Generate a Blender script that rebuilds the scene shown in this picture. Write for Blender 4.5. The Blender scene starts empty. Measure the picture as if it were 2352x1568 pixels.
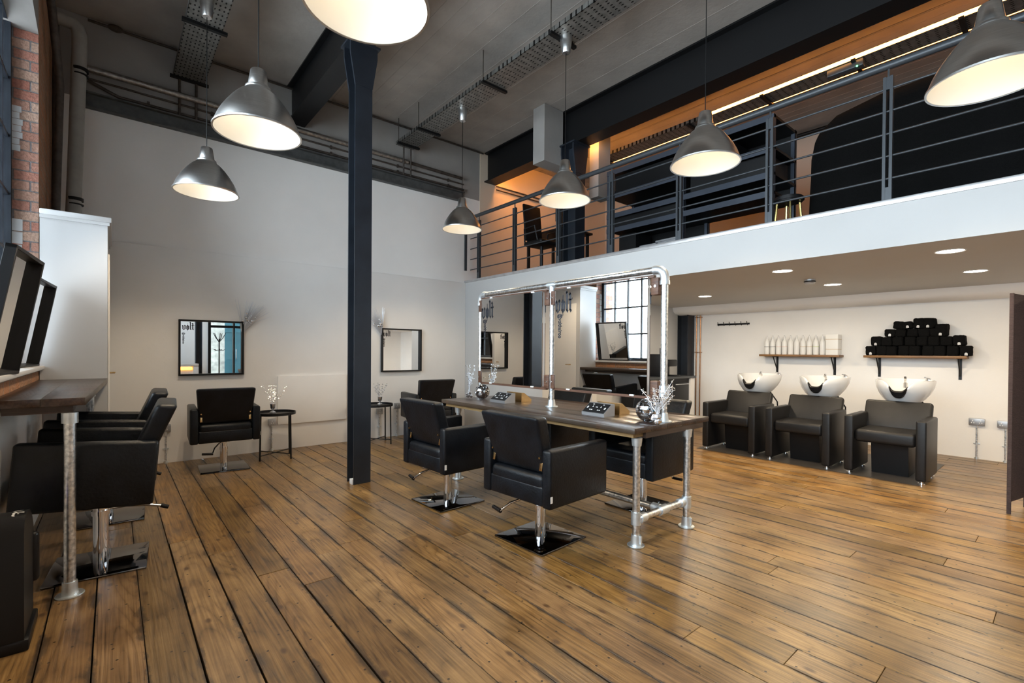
import bpy, bmesh, math, random
from mathutils import Vector, Matrix
random.seed(7)
PI=math.pi; R=math.radians
D=bpy.data; SC=bpy.context.scene; COL=SC.collection

# ------------------------------------------------------------------ materials
def mat(name,col=(.5,.5,.5),rough=.5,metal=0.,spec=.5,bump=0.,bscale=60.,vary=0.,vscale=6.,emit=None,es=0.,coat=0.,stretch=None,aniso=0.):
    m=D.materials.new(name); m.use_nodes=True; nt=m.node_tree; b=nt.nodes['Principled BSDF']
    b.inputs['Base Color'].default_value=(*col,1); b.inputs['Roughness'].default_value=rough
    b.inputs['Metallic'].default_value=metal; b.inputs['Specular IOR Level'].default_value=spec
    b.inputs['Coat Weight'].default_value=coat; b.inputs['Anisotropic'].default_value=aniso
    if emit: b.inputs['Emission Color'].default_value=(*emit,1); b.inputs['Emission Strength'].default_value=es
    tc=nt.nodes.new('ShaderNodeTexCoord'); mp=nt.nodes.new('ShaderNodeMapping')
    nt.links.new(tc.outputs['Object'],mp.inputs['Vector'])
    if stretch: mp.inputs['Scale'].default_value=stretch
    if vary>0:
        n=nt.nodes.new('ShaderNodeTexNoise'); n.inputs['Scale'].default_value=vscale; n.inputs['Detail'].default_value=6
        nt.links.new(mp.outputs[0],n.inputs['Vector'])
        r=nt.nodes.new('ShaderNodeValToRGB')
        r.color_ramp.elements[0].position=.3; r.color_ramp.elements[1].position=.7
        r.color_ramp.elements[0].color=(*[c*(1-vary) for c in col],1); r.color_ramp.elements[1].color=(*[min(1,c*(1+vary)) for c in col],1)
        nt.links.new(n.outputs['Fac'],r.inputs['Fac']); nt.links.new(r.outputs['Color'],b.inputs['Base Color'])
    if bump>0:
        n=nt.nodes.new('ShaderNodeTexNoise'); n.inputs['Scale'].default_value=bscale; n.inputs['Detail'].default_value=5
        nt.links.new(mp.outputs[0],n.inputs['Vector'])
        bp=nt.nodes.new('ShaderNodeBump'); bp.inputs['Strength'].default_value=bump; bp.inputs['Distance'].default_value=.01
        nt.links.new(n.outputs['Fac'],bp.inputs['Height']); nt.links.new(bp.outputs['Normal'],b.inputs['Normal'])
    return m

def brick_mat(name,plane,c1,c2,mortar):
    m=D.materials.new(name); m.use_nodes=True; nt=m.node_tree; b=nt.nodes['Principled BSDF']; b.inputs['Roughness'].default_value=.85
    tc=nt.nodes.new('ShaderNodeTexCoord'); s=nt.nodes.new('ShaderNodeSeparateXYZ'); c=nt.nodes.new('ShaderNodeCombineXYZ')
    nt.links.new(tc.outputs['Object'],s.inputs[0]); nt.links.new(s.outputs[plane],c.inputs[0]); nt.links.new(s.outputs[2],c.inputs[1])
    n0=nt.nodes.new('ShaderNodeTexNoise'); n0.inputs['Scale'].default_value=7
    mx0=nt.nodes.new('ShaderNodeMixRGB'); mx0.blend_type='ADD'; mx0.inputs[0].default_value=.012
    nt.links.new(c.outputs[0],mx0.inputs[1]); nt.links.new(n0.outputs['Color'],mx0.inputs[2]); nt.links.new(tc.outputs['Object'],n0.inputs['Vector'])
    br=nt.nodes.new('ShaderNodeTexBrick'); nt.links.new(mx0.outputs[0],br.inputs['Vector'])
    br.inputs['Scale'].default_value=1; br.inputs['Brick Width'].default_value=.2; br.inputs['Row Height'].default_value=.08
    br.inputs['Mortar Size'].default_value=.006; br.inputs['Mortar Smooth'].default_value=.3; br.inputs['Bias'].default_value=-.1
    br.inputs['Color1'].default_value=(*c1,1); br.inputs['Color2'].default_value=(*c2,1); br.inputs['Mortar'].default_value=(*mortar,1)
    n=nt.nodes.new('ShaderNodeTexNoise'); n.inputs['Scale'].default_value=55; n.inputs['Detail'].default_value=6; nt.links.new(tc.outputs['Object'],n.inputs['Vector'])
    mx=nt.nodes.new('ShaderNodeMixRGB'); mx.blend_type='OVERLAY'; mx.inputs[0].default_value=.55
    nt.links.new(br.outputs['Color'],mx.inputs[1]); nt.links.new(n.outputs['Fac'],mx.inputs[2]); nt.links.new(mx.outputs[0],b.inputs['Base Color'])
    ad=nt.nodes.new('ShaderNodeMath'); ad.operation='MULTIPLY_ADD'; ad.inputs[1].default_value=-1.; 
    nt.links.new(br.outputs['Fac'],ad.inputs[0]); nt.links.new(n.outputs['Fac'],ad.inputs[2])
    bp=nt.nodes.new('ShaderNodeBump'); bp.inputs['Strength'].default_value=.8; bp.inputs['Distance'].default_value=.012
    nt.links.new(ad.outputs[0],bp.inputs['Height']); nt.links.new(bp.outputs['Normal'],b.inputs['Normal'])
    return m

def wood_mat(name,cols,rough=.4,scale=1.,axis=1,attr=False,bump=.15,coat=0.,knots=True):
    """plank wood; grain runs along axis; attr: per-plank random value in attribute 'rnd'"""
    m=D.materials.new(name); m.use_nodes=True; nt=m.node_tree; N=nt.nodes; L=nt.links; b=N['Principled BSDF']
    tc=N.new('ShaderNodeTexCoord'); mp=N.new('ShaderNodeMapping'); sc=[1,1,1]; sc[axis]=.11; mp.inputs['Scale'].default_value=sc
    L.new(tc.outputs['Object'],mp.inputs['Vector'])
    vec=mp.outputs[0]
    if attr:
        at=N.new('ShaderNodeAttribute'); at.attribute_name='rnd'
        ad=N.new('ShaderNodeVectorMath'); ad.operation='MULTIPLY_ADD'; ad.inputs[1].default_value=(31,17,9)
        L.new(at.outputs['Color'],ad.inputs[0]); L.new(vec,ad.inputs[2]); vec=ad.outputs[0]
    # broad figure (cathedral rings): distorted wave
    n1=N.new('ShaderNodeTexNoise'); n1.inputs['Scale'].default_value=4.2*scale; n1.inputs['Detail'].default_value=1; L.new(vec,n1.inputs['Vector'])
    mu=N.new('ShaderNodeMath'); mu.operation='MULTIPLY'; mu.inputs[1].default_value=62; L.new(n1.outputs['Fac'],mu.inputs[0])
    sn0=N.new('ShaderNodeMath'); sn0.operation='SINE'; L.new(mu.outputs[0],sn0.inputs[0])
    ab=N.new('ShaderNodeMath'); ab.operation='ABSOLUTE'; L.new(sn0.outputs[0],ab.inputs[0])
    sn=N.new('ShaderNodeMath'); sn.operation='POWER'; sn.inputs[1].default_value=.45; L.new(ab.outputs[0],sn.inputs[0])
    mf=N.new('ShaderNodeMapping'); sf=[1,1,1]; sf[axis]=.25; mf.inputs['Scale'].default_value=sf; L.new(vec,mf.inputs['Vector'])
    n2=N.new('ShaderNodeTexNoise'); n2.inputs['Scale'].default_value=95*scale; n2.inputs['Detail'].default_value=4; L.new(mf.outputs[0],n2.inputs['Vector'])
    n3=N.new('ShaderNodeTexNoise'); n3.inputs['Scale'].default_value=3.0*scale; n3.inputs['Detail'].default_value=8; n3.inputs['Roughness'].default_value=.62; L.new(tc.outputs['Object'],n3.inputs['Vector'])
    a1=N.new('ShaderNodeMath'); a1.operation='MULTIPLY_ADD'; a1.inputs[1].default_value=.26 if attr else .12; L.new(sn.outputs[0],a1.inputs[0]); L.new(n2.outputs['Fac'],a1.inputs[2])
    a2=N.new('ShaderNodeMath'); a2.operation='ADD'; L.new(a1.outputs[0],a2.inputs[0]); L.new(n3.outputs['Fac'],a2.inputs[1])
    a3=N.new('ShaderNodeMath'); a3.operation='MULTIPLY_ADD'; a3.inputs[1].default_value=.5; a3.inputs[2].default_value=-.10 if attr else -.04; L.new(a2.outputs[0],a3.inputs[0])
    rp=N.new('ShaderNodeValToRGB'); e=rp.color_ramp.elements
    e[0].position=.3; e[0].color=(*cols[0],1); e[1].position=.66; e[1].color=(*cols[2],1); k=e.new(.48); k.color=(*cols[1],1)
    L.new(a3.outputs[0],rp.inputs['Fac']); out=rp.outputs['Color']
    if attr:
        hs=N.new('ShaderNodeHueSaturation'); sp=N.new('ShaderNodeSeparateColor'); L.new(at.outputs['Color'],sp.inputs[0])
        mr=N.new('ShaderNodeMapRange'); mr.clamp=False; mr.inputs[3].default_value=.80; mr.inputs[4].default_value=1.12; L.new(sp.outputs[0],mr.inputs[0]); L.new(mr.outputs[0],hs.inputs['Value'])
        m2=N.new('ShaderNodeMapRange'); m2.inputs[3].default_value=.9; m2.inputs[4].default_value=1.06; L.new(sp.outputs[1],m2.inputs[0]); L.new(m2.outputs[0],hs.inputs['Saturation'])
        m3=N.new('ShaderNodeMapRange'); m3.inputs[3].default_value=.496; m3.inputs[4].default_value=.504; L.new(sp.outputs[2],m3.inputs[0]); L.new(m3.outputs[0],hs.inputs['Hue'])
        L.new(out,hs.inputs['Color']); out=hs.outputs[0]
        # dirt worked into the joints
        om=N.new('ShaderNodeMath'); om.operation='SUBTRACT'; om.inputs[0].default_value=1; L.new(at.outputs['Alpha'],om.inputs[1])
        mn=N.new('ShaderNodeMath'); mn.operation='MINIMUM'; L.new(om.outputs[0],mn.inputs[0]); L.new(at.outputs['Alpha'],mn.inputs[1])
        mj=N.new('ShaderNodeMapping'); sj=[3,3,3]; sj[axis]=1.3; mj.inputs['Scale'].default_value=sj; L.new(tc.outputs['Object'],mj.inputs['Vector'])
        nj=N.new('ShaderNodeTexNoise'); nj.inputs['Scale'].default_value=2.2; nj.inputs['Detail'].default_value=9; nj.inputs['Roughness'].default_value=.7; L.new(mj.outputs[0],nj.inputs['Vector'])
        wj=N.new('ShaderNodeMapRange'); wj.inputs[1].default_value=.46; wj.inputs[2].default_value=.78; wj.inputs[3].default_value=.022; wj.inputs[4].default_value=.42; L.new(nj.outputs['Fac'],wj.inputs[0])
        dj=N.new('ShaderNodeMath'); dj.operation='DIVIDE'; L.new(mn.outputs[0],dj.inputs[0]); L.new(wj.outputs[0],dj.inputs[1])
        rj=N.new('ShaderNodeMapRange'); rj.inputs[1].default_value=.3; rj.inputs[2].default_value=1.0; rj.inputs[3].default_value=.85; rj.inputs[4].default_value=0; L.new(dj.outputs[0],rj.inputs[0])
        mxj=N.new('ShaderNodeMixRGB'); mxj.inputs[2].default_value=(.045,.032,.022,1); L.new(rj.outputs[0],mxj.inputs[0]); L.new(out,mxj.inputs[1]); out=mxj.outputs[0]
        # grey-black worn stains, stretched along the boards
        ms=N.new('ShaderNodeMapping'); s2=[2.2,2.2,2.2]; s2[axis]=.45; ms.inputs['Scale'].default_value=s2; L.new(tc.outputs['Object'],ms.inputs['Vector'])
        n4=N.new('ShaderNodeTexNoise'); n4.inputs['Scale'].default_value=1.7; n4.inputs['Detail'].default_value=7; n4.inputs['Roughness'].default_value=.65; L.new(ms.outputs[0],n4.inputs['Vector'])
        r4=N.new('ShaderNodeValToRGB'); r4.color_ramp.elements[0].position=.60; r4.color_ramp.elements[0].color=(0,0,0,1); r4.color_ramp.elements[1].position=.74; r4.color_ramp.elements[1].color=(.75,.75,.75,1)
        L.new(n4.outputs['Fac'],r4.inputs['Fac'])
        mx=N.new('ShaderNodeMixRGB'); mx.inputs[2].default_value=(.075,.058,.043,1); L.new(r4.outputs['Color'],mx.inputs[0]); L.new(out,mx.inputs[1]); out=mx.outputs[0]
    if knots:
        mk=N.new('ShaderNodeMapping'); s3=[5.6,5.6,5.6]; s3[axis]=3.0; s3[2]=.01; mk.inputs['Scale'].default_value=s3; L.new(tc.outputs['Object'],mk.inputs['Vector'])
        vo=N.new('ShaderNodeTexVoronoi'); vo.voronoi_dimensions='2D'; vo.inputs['Scale'].default_value=.8; L.new(mk.outputs[0],vo.inputs['Vector'])
        rk=N.new('ShaderNodeValToRGB'); rk.color_ramp.elements[0].position=.03; rk.color_ramp.elements[0].color=(.85,.85,.85,1); rk.color_ramp.elements[1].position=.078; rk.color_ramp.elements[1].color=(0,0,0,1)
        L.new(vo.outputs['Distance'],rk.inputs['Fac'])
        sx=N.new('ShaderNodeSeparateColor'); L.new(vo.outputs['Color'],sx.inputs[0])
        g=N.new('ShaderNodeMath'); g.operation='GREATER_THAN'; g.inputs[1].default_value=.3; L.new(sx.outputs[0],g.inputs[0])
        gm=N.new('ShaderNodeMath'); gm.operation='MULTIPLY'; L.new(rk.outputs['Color'],gm.inputs[0]); L.new(g.outputs[0],gm.inputs[1])
        mx2=N.new('ShaderNodeMixRGB'); mx2.inputs[2].default_value=(.07,.035,.018,1); L.new(gm.outputs[0],mx2.inputs[0]); L.new(out,mx2.inputs[1]); out=mx2.outputs[0]
    if attr:   # nail holes and specks
        v2=N.new('ShaderNodeTexVoronoi'); v2.voronoi_dimensions='2D'; v2.inputs['Scale'].default_value=6.5; L.new(tc.outputs['Object'],v2.inputs['Vector'])
        q2=N.new('ShaderNodeMath'); q2.operation='LESS_THAN'; q2.inputs[1].default_value=.034; L.new(v2.outputs['Distance'],q2.inputs[0])
        mx3=N.new('ShaderNodeMixRGB'); mx3.inputs[2].default_value=(.03,.018,.01,1); L.new(q2.outputs[0],mx3.inputs[0]); L.new(out,mx3.inputs[1]); out=mx3.outputs[0]
    L.new(out,b.inputs['Base Color'])
    rr=N.new('ShaderNodeMapRange'); rr.inputs[3].default_value=rough*.75; rr.inputs[4].default_value=min(1,rough*1.35); L.new(n3.outputs['Fac'],rr.inputs[0]); L.new(rr.outputs[0],b.inputs['Roughness'])
    bp=N.new('ShaderNodeBump'); bp.inputs['Strength'].default_value=bump; bp.inputs['Distance'].default_value=.004
    L.new(a1.outputs[0],bp.inputs['Height']); L.new(bp.outputs['Normal'],b.inputs['Normal'])
    b.inputs['Coat Weight'].default_value=coat; b.inputs['Coat Roughness'].default_value=.25
    return m

def glass_mat():
    m=D.materials.new('window_glass'); m.use_nodes=True; nt=m.node_tree; nt.nodes.clear()
    o=nt.nodes.new('ShaderNodeOutputMaterial'); t=nt.nodes.new('ShaderNodeBsdfTransparent'); g=nt.nodes.new('ShaderNodeBsdfGlossy'); g.inputs['Roughness'].default_value=.02
    f=nt.nodes.new('ShaderNodeFresnel'); f.inputs['IOR'].default_value=1.35; mx=nt.nodes.new('ShaderNodeMixShader')
    t.inputs['Color'].default_value=(.93,.96,.97,1)
    nt.links.new(f.outputs[0],mx.inputs[0]); nt.links.new(t.outputs[0],mx.inputs[1]); nt.links.new(g.outputs[0],mx.inputs[2]); nt.links.new(mx.outputs[0],o.inputs[0]); return m

def perf_mat(name,col,along):
    """galvanised perforated tray: rows of dark slots"""
    m=mat(name,col,.45,.75,vary=.25,vscale=14); nt=m.node_tree; N=nt.nodes; L=nt.links; b=N['Principled BSDF']
    tc=N.new('ShaderNodeTexCoord'); mp=N.new('ShaderNodeMapping'); s=[28,28,0.001]; s[along]=14; mp.inputs['Scale'].default_value=s; L.new(tc.outputs['Object'],mp.inputs['Vector'])
    v=N.new('ShaderNodeTexVoronoi'); v.voronoi_dimensions='2D'; v.inputs['Randomness'].default_value=.15; v.inputs['Scale'].default_value=1; L.new(mp.outputs[0],v.inputs['Vector'])
    lt=N.new('ShaderNodeMath'); lt.operation='LESS_THAN'; lt.inputs[1].default_value=.2; L.new(v.outputs['Distance'],lt.inputs[0])
    src=b.inputs['Base Color'].links[0].from_socket; mx=N.new('ShaderNodeMixRGB'); mx.inputs[2].default_value=(.01,.01,.01,1)
    L.new(lt.outputs[0],mx.inputs[0]); L.new(src,mx.inputs[1]); L.new(mx.outputs[0],b.inputs['Base Color']); return m

M={}
M['plaster']=mat('cream_wall_paint',(.86,.845,.82),.75,bump=.08,bscale=35,vary=.025,vscale=2)
M['white']=mat('white_gloss_paint',(.60,.60,.60),.45)
M['plaster2']=mat('mezzanine_paint',(.50,.50,.495),.75,bump=.06,bscale=30,vary=.02,vscale=2)  # the wall paint again, darkened to offset the window light on the fascia
M['ceil']=mat('ceiling_concrete',(.33,.30,.27),.9,bump=.35,bscale=18,vary=.12,vscale=3)
M['uplaster']=mat('upper_wall_concrete',(.29,.275,.26),.9,bump=.25,bscale=14,vary=.1,vscale=2)
M['leather']=mat('black_leather',(.004,.0055,.008),.38,bump=.22,bscale=60,vary=.5,vscale=9,spec=.3)
M['leather2']=mat('charcoal_vinyl',(.0085,.0082,.0085),.42,bump=.1,bscale=120,vary=.2,vscale=14,spec=.32)
M['chrome']=mat('chrome',(.82,.83,.85),.07,1.)
M['darkchrome']=mat('dark_mirror_chrome',(.16,.16,.17),.05,1.)
M['brass']=mat('brass_plate',(.72,.5,.24),.25,1.)
M['galv']=mat('galvanised_steel',(.70,.75,.79),.33,1.,vary=.42,vscale=55,bump=.15,bscale=60)
M['cast']=mat('galvanised_fitting',(.72,.77,.80),.42,.9,vary=.12,vscale=20)
M['alu']=mat('brushed_aluminium',(.74,.74,.73),.3,1.,stretch=(1,1,60),vary=.1,vscale=7,aniso=.5)
M['shadein']=mat('shade_inner_white',(.74,.71,.65),.7)
M['black']=mat('black_paint',(.006,.006,.0065),.45,spec=.28)
M['blackm']=mat('black_metal',(.009,.0095,.011),.4,.1,spec=.35)
M['steelblue']=mat('dark_blue_steel',(.0155,.020,.028),.42,.0,bump=.06,bscale=30,vary=.25,vscale=5,spec=.45)
M['rail']=mat('grey_railing_steel',(.055,.062,.07),.4,.3)
M['mirror']=mat('mirror_silver',(.93,.94,.94),.0,1.)
M['text']=mat('dark_lettering',(.02,.022,.03),.5)
M['ink']=mat('white_print',(.75,.75,.75),.5)
M['porc']=mat('white_ceramic',(.64,.65,.66),.08,spec=.6,coat=.5)
M['rubber']=mat('black_rubber',(.006,.006,.007),.4,spec=.3)
M['copper']=mat('copper_pipe',(.45,.24,.13),.35,1.,vary=.2,vscale=20)
M['rust']=mat('old_iron_pipe',(.06,.048,.04),.6,.3,vary=.4,vscale=20)
M['drain']=mat('grey_painted_drain',(.30,.29,.265),.6,vary=.1,vscale=12,bump=.05)
M['foilpipe']=mat('foil_pipe_wrap',(.35,.33,.31),.35,.9,bump=.7,bscale=45,vary=.3,vscale=30)
M['channel']=mat('grey_steel_channel',(.09,.095,.095),.55,.3,vary=.25,vscale=16,bump=.15)
M['silver']=mat('silver_foil',(.80,.81,.84),.26,1.)
M['twig']=mat('silver_glitter_twig',(.74,.76,.80),.4,.55)
M['tile']=mat('mirror_tile',(.9,.92,.95),.03,1.)
M['towel']=mat('black_towelling',(.006,.006,.006),1.,bump=.8,bscale=160,spec=.1)
M['bottle']=mat('milky_plastic',(.82,.82,.80),.35)
M['green']=mat('green_band',(.45,.55,.12),.5); M['pink']=mat('pink_band',(.75,.52,.44),.5); M['tan']=mat('tan_band',(.55,.40,.22),.5)
M['shelfwood']=wood_mat('shelf_oak',((.10,.045,.015),(.20,.095,.03),(.30,.16,.06)),.45,axis=1,knots=False)
M['table']=wood_mat('dark_stained_scaffold_board',((.014,.007,.005),(.034,.018,.012),(.075,.042,.026)),.32,axis=1,attr=True,bump=.3,coat=.12)
M['tableend']=wood_mat('dark_board_end',((.018,.011,.008),(.04,.024,.017),(.07,.045,.03)),.5,axis=0,knots=False)
M['raw']=wood_mat('raw_pine',((.10,.055,.018),(.19,.11,.038),(.30,.19,.075)),.7,axis=1,knots=False)
M['frame']=wood_mat('stained_mirror_frame',((.035,.015,.009),(.10,.045,.026),(.17,.085,.05)),.5,axis=1,knots=False)
M['floor']=wood_mat('old_pine_boards',((.068,.036,.013),(.205,.115,.039),(.35,.210,.078)),.30,axis=1,attr=True,bump=.35)
M['gap']=mat('floor_gap_dark',(.008,.006,.004),.9)
M['brickY']=brick_mat('brick_reveal',0,(.34,.135,.095),(.40,.27,.20),(.17,.15,.15))
M['brickX']=brick_mat('brick_wall',1,(.42,.19,.09),(.33,.18,.10),(.30,.24,.19))
M['glass']=glass_mat()
M['trayg']=perf_mat('perforated_tray',(.24,.235,.22),1)
M['divider']=mat('brown_woven_paper',(.050,.030,.028),.8,bump=1.,bscale=30,stretch=(1,1,9),vary=.35,vscale=24)
M['teal']=mat('teal_shop_front',(.035,.10,.125),.3)
M['stone']=mat('pale_stone',(.52,.52,.48),.9,bump=1.,bscale=9,vary=.3,vscale=7)
M['metaltrim']=mat('aluminium_edge_strip',(.6,.6,.61),.35,.8,vary=.12,vscale=9)
M['socket']=mat('metal_socket_plate',(.42,.43,.45),.4,.7)
M['whitep']=mat('white_plastic',(.8,.8,.8),.4)
M['warm']=mat('warm_led',(1,.7,.35),.5,emit=(1,.42,.10),es=7)
M['warm3']=mat('dim_warm_led',(1,.7,.35),.5,emit=(1,.36,.07),es=14)
M['warm2']=mat('bright_warm_led',(1,.7,.35),.5,emit=(1,.40,.09),es=48)
M['bulb']=mat('lit_bulb',(1,.9,.7),.5,emit=(1,.86,.66),es=1.6)
M['spot']=mat('lit_downlight',(1,1,1),.5,emit=(1,.9,.76),es=14)
M['green_led']=mat('green_led',(0,1,.2),.5,emit=(.1,1,.2),es=6); M['blue_led']=mat('blue_led',(.2,.2,1),.5,emit=(.2,.15,1),es=6)
M['gold']=mat('gold_leg',(.75,.6,.25),.25,1.)
M['matt']=mat('dark_lino_mat',(.055,.048,.042),.45,vary=.25,vscale=5)
M['rack']=mat('steel_racking_blue_grey',(.045,.055,.075),.5,.3)
M['greycloth']=mat('grey_cloth',(.30,.30,.31),.95,bump=.6,bscale=60)
M['redcloth']=mat('red_cloth',(.16,.03,.03),.95)
M['orange']=mat('orange_glow_strip',(1,.5,.1),.5,emit=(1,.42,.06),es=4)

# ------------------------------------------------------------------ mesh builder
class MB:
    def __init__(s,o=(0,0,0)): s.bm=bmesh.new(); s.o=Vector(o); s.rnd=None
    def _new(s,geom_fn,mi=0):
        n0=len(s.bm.faces); geom_fn(); s.bm.faces.ensure_lookup_table()
        for f in s.bm.faces[n0:]: f.material_index=mi
    def box(s,a,b,bev=0.,mi=0,seg=2,rot=None,piv=None,col=None,jit=None,edge=None):
        t=bmesh.new(); bmesh.ops.create_cube(t,size=1)
        c=[(a[i]+b[i])/2 for i in range(3)]; d=[abs(b[i]-a[i]) for i in range(3)]
        for v in t.verts: v.co=Vector((v.co.x*d[0]+c[0],v.co.y*d[1]+c[1],v.co.z*d[2]+c[2]))
        if jit: jit(t)
        if bev>0: bmesh.ops.bevel(t,geom=t.edges[:],offset=min(bev,min(d)*.49),segments=seg,profile=.5,affect='EDGES')
        if rot is not None:
            p=Vector(piv if piv else c); 
            for v in t.verts: v.co=p+rot@(v.co-p)
        s.merge(t,mi,col,edge or (a[0],b[0])); return s
    def merge(s,t,mi=0,col=None,edge=None):
        base=len(s.bm.faces); mp={}
        for v in t.verts: mp[v]=s.bm.verts.new(v.co-s.o)
        lay=None
        if col is not None: lay=s.bm.loops.layers.float_color.get('rnd') or s.bm.loops.layers.float_color.new('rnd')
        for f in t.faces:
            try: g=s.bm.faces.new([mp[v] for v in f.verts])
            except ValueError: continue
            g.material_index=mi if mi is not None else f.material_index
            if col is not None:
                for l in g.loops: l[lay]=(*col,min(1,max(0,(l.vert.co.x+s.o.x-edge[0])/(edge[1]-edge[0]))) if edge else .5)
        t.free()
    def cyl(s,c,r,h,n=24,mi=0,r2=None,axis='z',bev=0.):
        t=bmesh.new(); bmesh.ops.create_cone(t,cap_ends=True,segments=n,radius1=r,radius2=r if r2 is None else r2,depth=h)
        if bev>0: bmesh.ops.bevel(t,geom=[e for e in t.edges if e.calc_face_angle(0)>1],offset=bev,segments=2,affect='EDGES')
        m=Matrix.Identity(3)
        if axis=='x': m=Matrix.Rotation(PI/2,3,'Y')
        if axis=='y': m=Matrix.Rotation(-PI/2,3,'X')
        for v in t.verts: v.co=m@v.co+Vector(c)
        s.merge(t,mi); return s
    def tube(s,pts,r,n=12,mi=0,cap=True):
        pts=[Vector(p) for p in pts]; rs=r if isinstance(r,(list,tuple)) else [r]*len(pts)
        t=bmesh.new(); rings=[]; prev=None
        for i,p in enumerate(pts):
            if i==0: d=pts[1]-pts[0]
            elif i==len(pts)-1: d=pts[-1]-pts[-2]
            else: d=(pts[i+1]-p).normalized()+(p-pts[i-1]).normalized()
            d.normalize()
            if prev is None:
                up=Vector((0,0,1)) if abs(d.z)<.9 else Vector((1,0,0)); x=d.cross(up).normalized()
            else: x=(prev-d*prev.dot(d)).normalized()
            prev=x; y=d.cross(x)
            rings.append([t.verts.new(p+(x*math.cos(2*PI*k/n)+y*math.sin(2*PI*k/n))*rs[i]) for k in range(n)])
        for a,b in zip(rings,rings[1:]):
            for k in range(n): t.faces.new((a[k],a[(k+1)%n],b[(k+1)%n],b[k]))
        if cap: t.faces.new(rings[0][::-1]); t.faces.new(rings[-1])
        s.merge(t,mi); return s
    def lathe(s,prof,c=(0,0,0),n=40,mi=0,mis=None,sy=1.):
        t=bmesh.new(); rings=[]
        for r,z in prof: rings.append([t.verts.new((c[0]+max(r,1e-4)*math.cos(2*PI*k/n),c[1]+sy*max(r,1e-4)*math.sin(2*PI*k/n),c[2]+z)) for k in range(n)])
        for i,(a,b) in enumerate(zip(rings,rings[1:])):
            for k in range(n):
                f=t.faces.new((a[k],a[(k+1)%n],b[(k+1)%n],b[k])); f.material_index=mis[i] if mis else mi
        s.merge(t,None); return s
    def sphere(s,c,r,u=24,v=14,mi=0,sc=(1,1,1)):
        t=bmesh.new(); bmesh.ops.create_uvsphere(t,u_segments=u,v_segments=v,radius=r)
        for q in t.verts: q.co=Vector((q.co.x*sc[0],q.co.y*sc[1],q.co.z*sc[2]))+Vector(c)
        s.merge(t,mi); return s
    def poly(s,pts,nrm,th,mi=0):
        """extruded outline"""
        t=bmesh.new(); n=Vector(nrm)*th; a=[t.verts.new(Vector(p)) for p in pts]; b=[t.verts.new(Vector(p)+n) for p in pts]
        t.faces.new(a[::-1]); t.faces.new(b); k=len(a)
        for i in range(k): t.faces.new((a[i],a[(i+1)%k],b[(i+1)%k],b[i]))
        bmesh.ops.recalc_face_normals(t,faces=t.faces[:]); s.merge(t,mi); return s
    def build(s,name,m,parent=None,ang=40,flat=False,loc=None):
        me=D.meshes.new(name); s.bm.normal_update(); s.bm.to_mesh(me); s.bm.free()
        for x in (m if isinstance(m,(list,tuple)) else [m]): me.materials.append(M[x] if isinstance(x,str) else x)
        if not flat and len(me.polygons):
            me.polygons.foreach_set('use_smooth',[True]*len(me.polygons)); me.set_sharp_from_angle(angle=R(ang))
        o=D.objects.new(name,me); COL.objects.link(o)
        if parent is not None: o.parent=parent
        elif loc is not None: o.location=loc
        elif s.o.length>0: o.location=s.o
        return o

def tag(o,label,cat,group=None,kind=None):
    o['label']=label; o['category']=cat
    if group: o['group']=group
    if kind: o['kind']=kind
    return o
def struct(o): o['kind']='structure'; return o
def thing(name,label,cat,loc=(0,0,0),rz=0.,group=None):
    o=D.objects.new(name,None); COL.objects.link(o); o.empty_display_size=.05; o.location=loc; o.rotation_euler=(0,0,rz)
    return tag(o,label,cat,group)
def dup(o,loc=None,rz=None,label=None,group=None,parent=None):
    c=o.copy(); COL.objects.link(c)
    if parent is not None: c.parent=parent
    if loc is not None: c.location=loc
    if rz is not None: c.rotation_euler=(0,0,rz)
    if label: c['label']=label
    if group: c['group']=group
    for ch in list(o.children): dup(ch,parent=c)
    return c
def text_mesh(txt,size):
    cu=D.curves.new('t','FONT'); cu.body=txt; cu.size=size; cu.extrude=0; cu.offset=size*.03
    o=D.objects.new('t',cu); COL.objects.link(o); dg=bpy.context.evaluated_depsgraph_get(); dg.update()
    me=D.meshes.new_from_object(o.evaluated_get(dg)); D.objects.remove(o); t=bmesh.new(); t.from_mesh(me); D.meshes.remove(me); return t

# ------------------------------------------------------------------ camera
f,cy,yaw,pitch,roll=1087.83,815.15,0.700364,-0.00791055,0.00738176
F=Vector((math.sin(yaw),math.cos(yaw),0)); Rt=Vector((math.cos(yaw),-math.sin(yaw),0)); U=Vector((0,0,1))
F2=F*math.cos(pitch)+U*math.sin(pitch); U2=-F*math.sin(pitch)+U*math.cos(pitch)
R3=Rt*math.cos(roll)+U2*math.sin(roll); U3=-Rt*math.sin(roll)+U2*math.cos(roll)
cd=D.cameras.new('camera'); cd.sensor_width=36; cd.lens=f/2352*36; cd.shift_y=(cy-784)/2352; cd.clip_start=.05
cam=D.objects.new('camera',cd); COL.objects.link(cam)
mw=Matrix((R3,U3,-F2)).transposed().to_4x4(); mw.translation=Vector((0,0,1.3)); cam.matrix_world=mw; SC.camera=cam

# ------------------------------------------------------------------ setting
YB=6.67; XW=-.46; XF=4.56; XR=8.25; YN=-3.0; ZC=4.75; ZM0=2.12; ZM1=2.47; DN=.03
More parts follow.
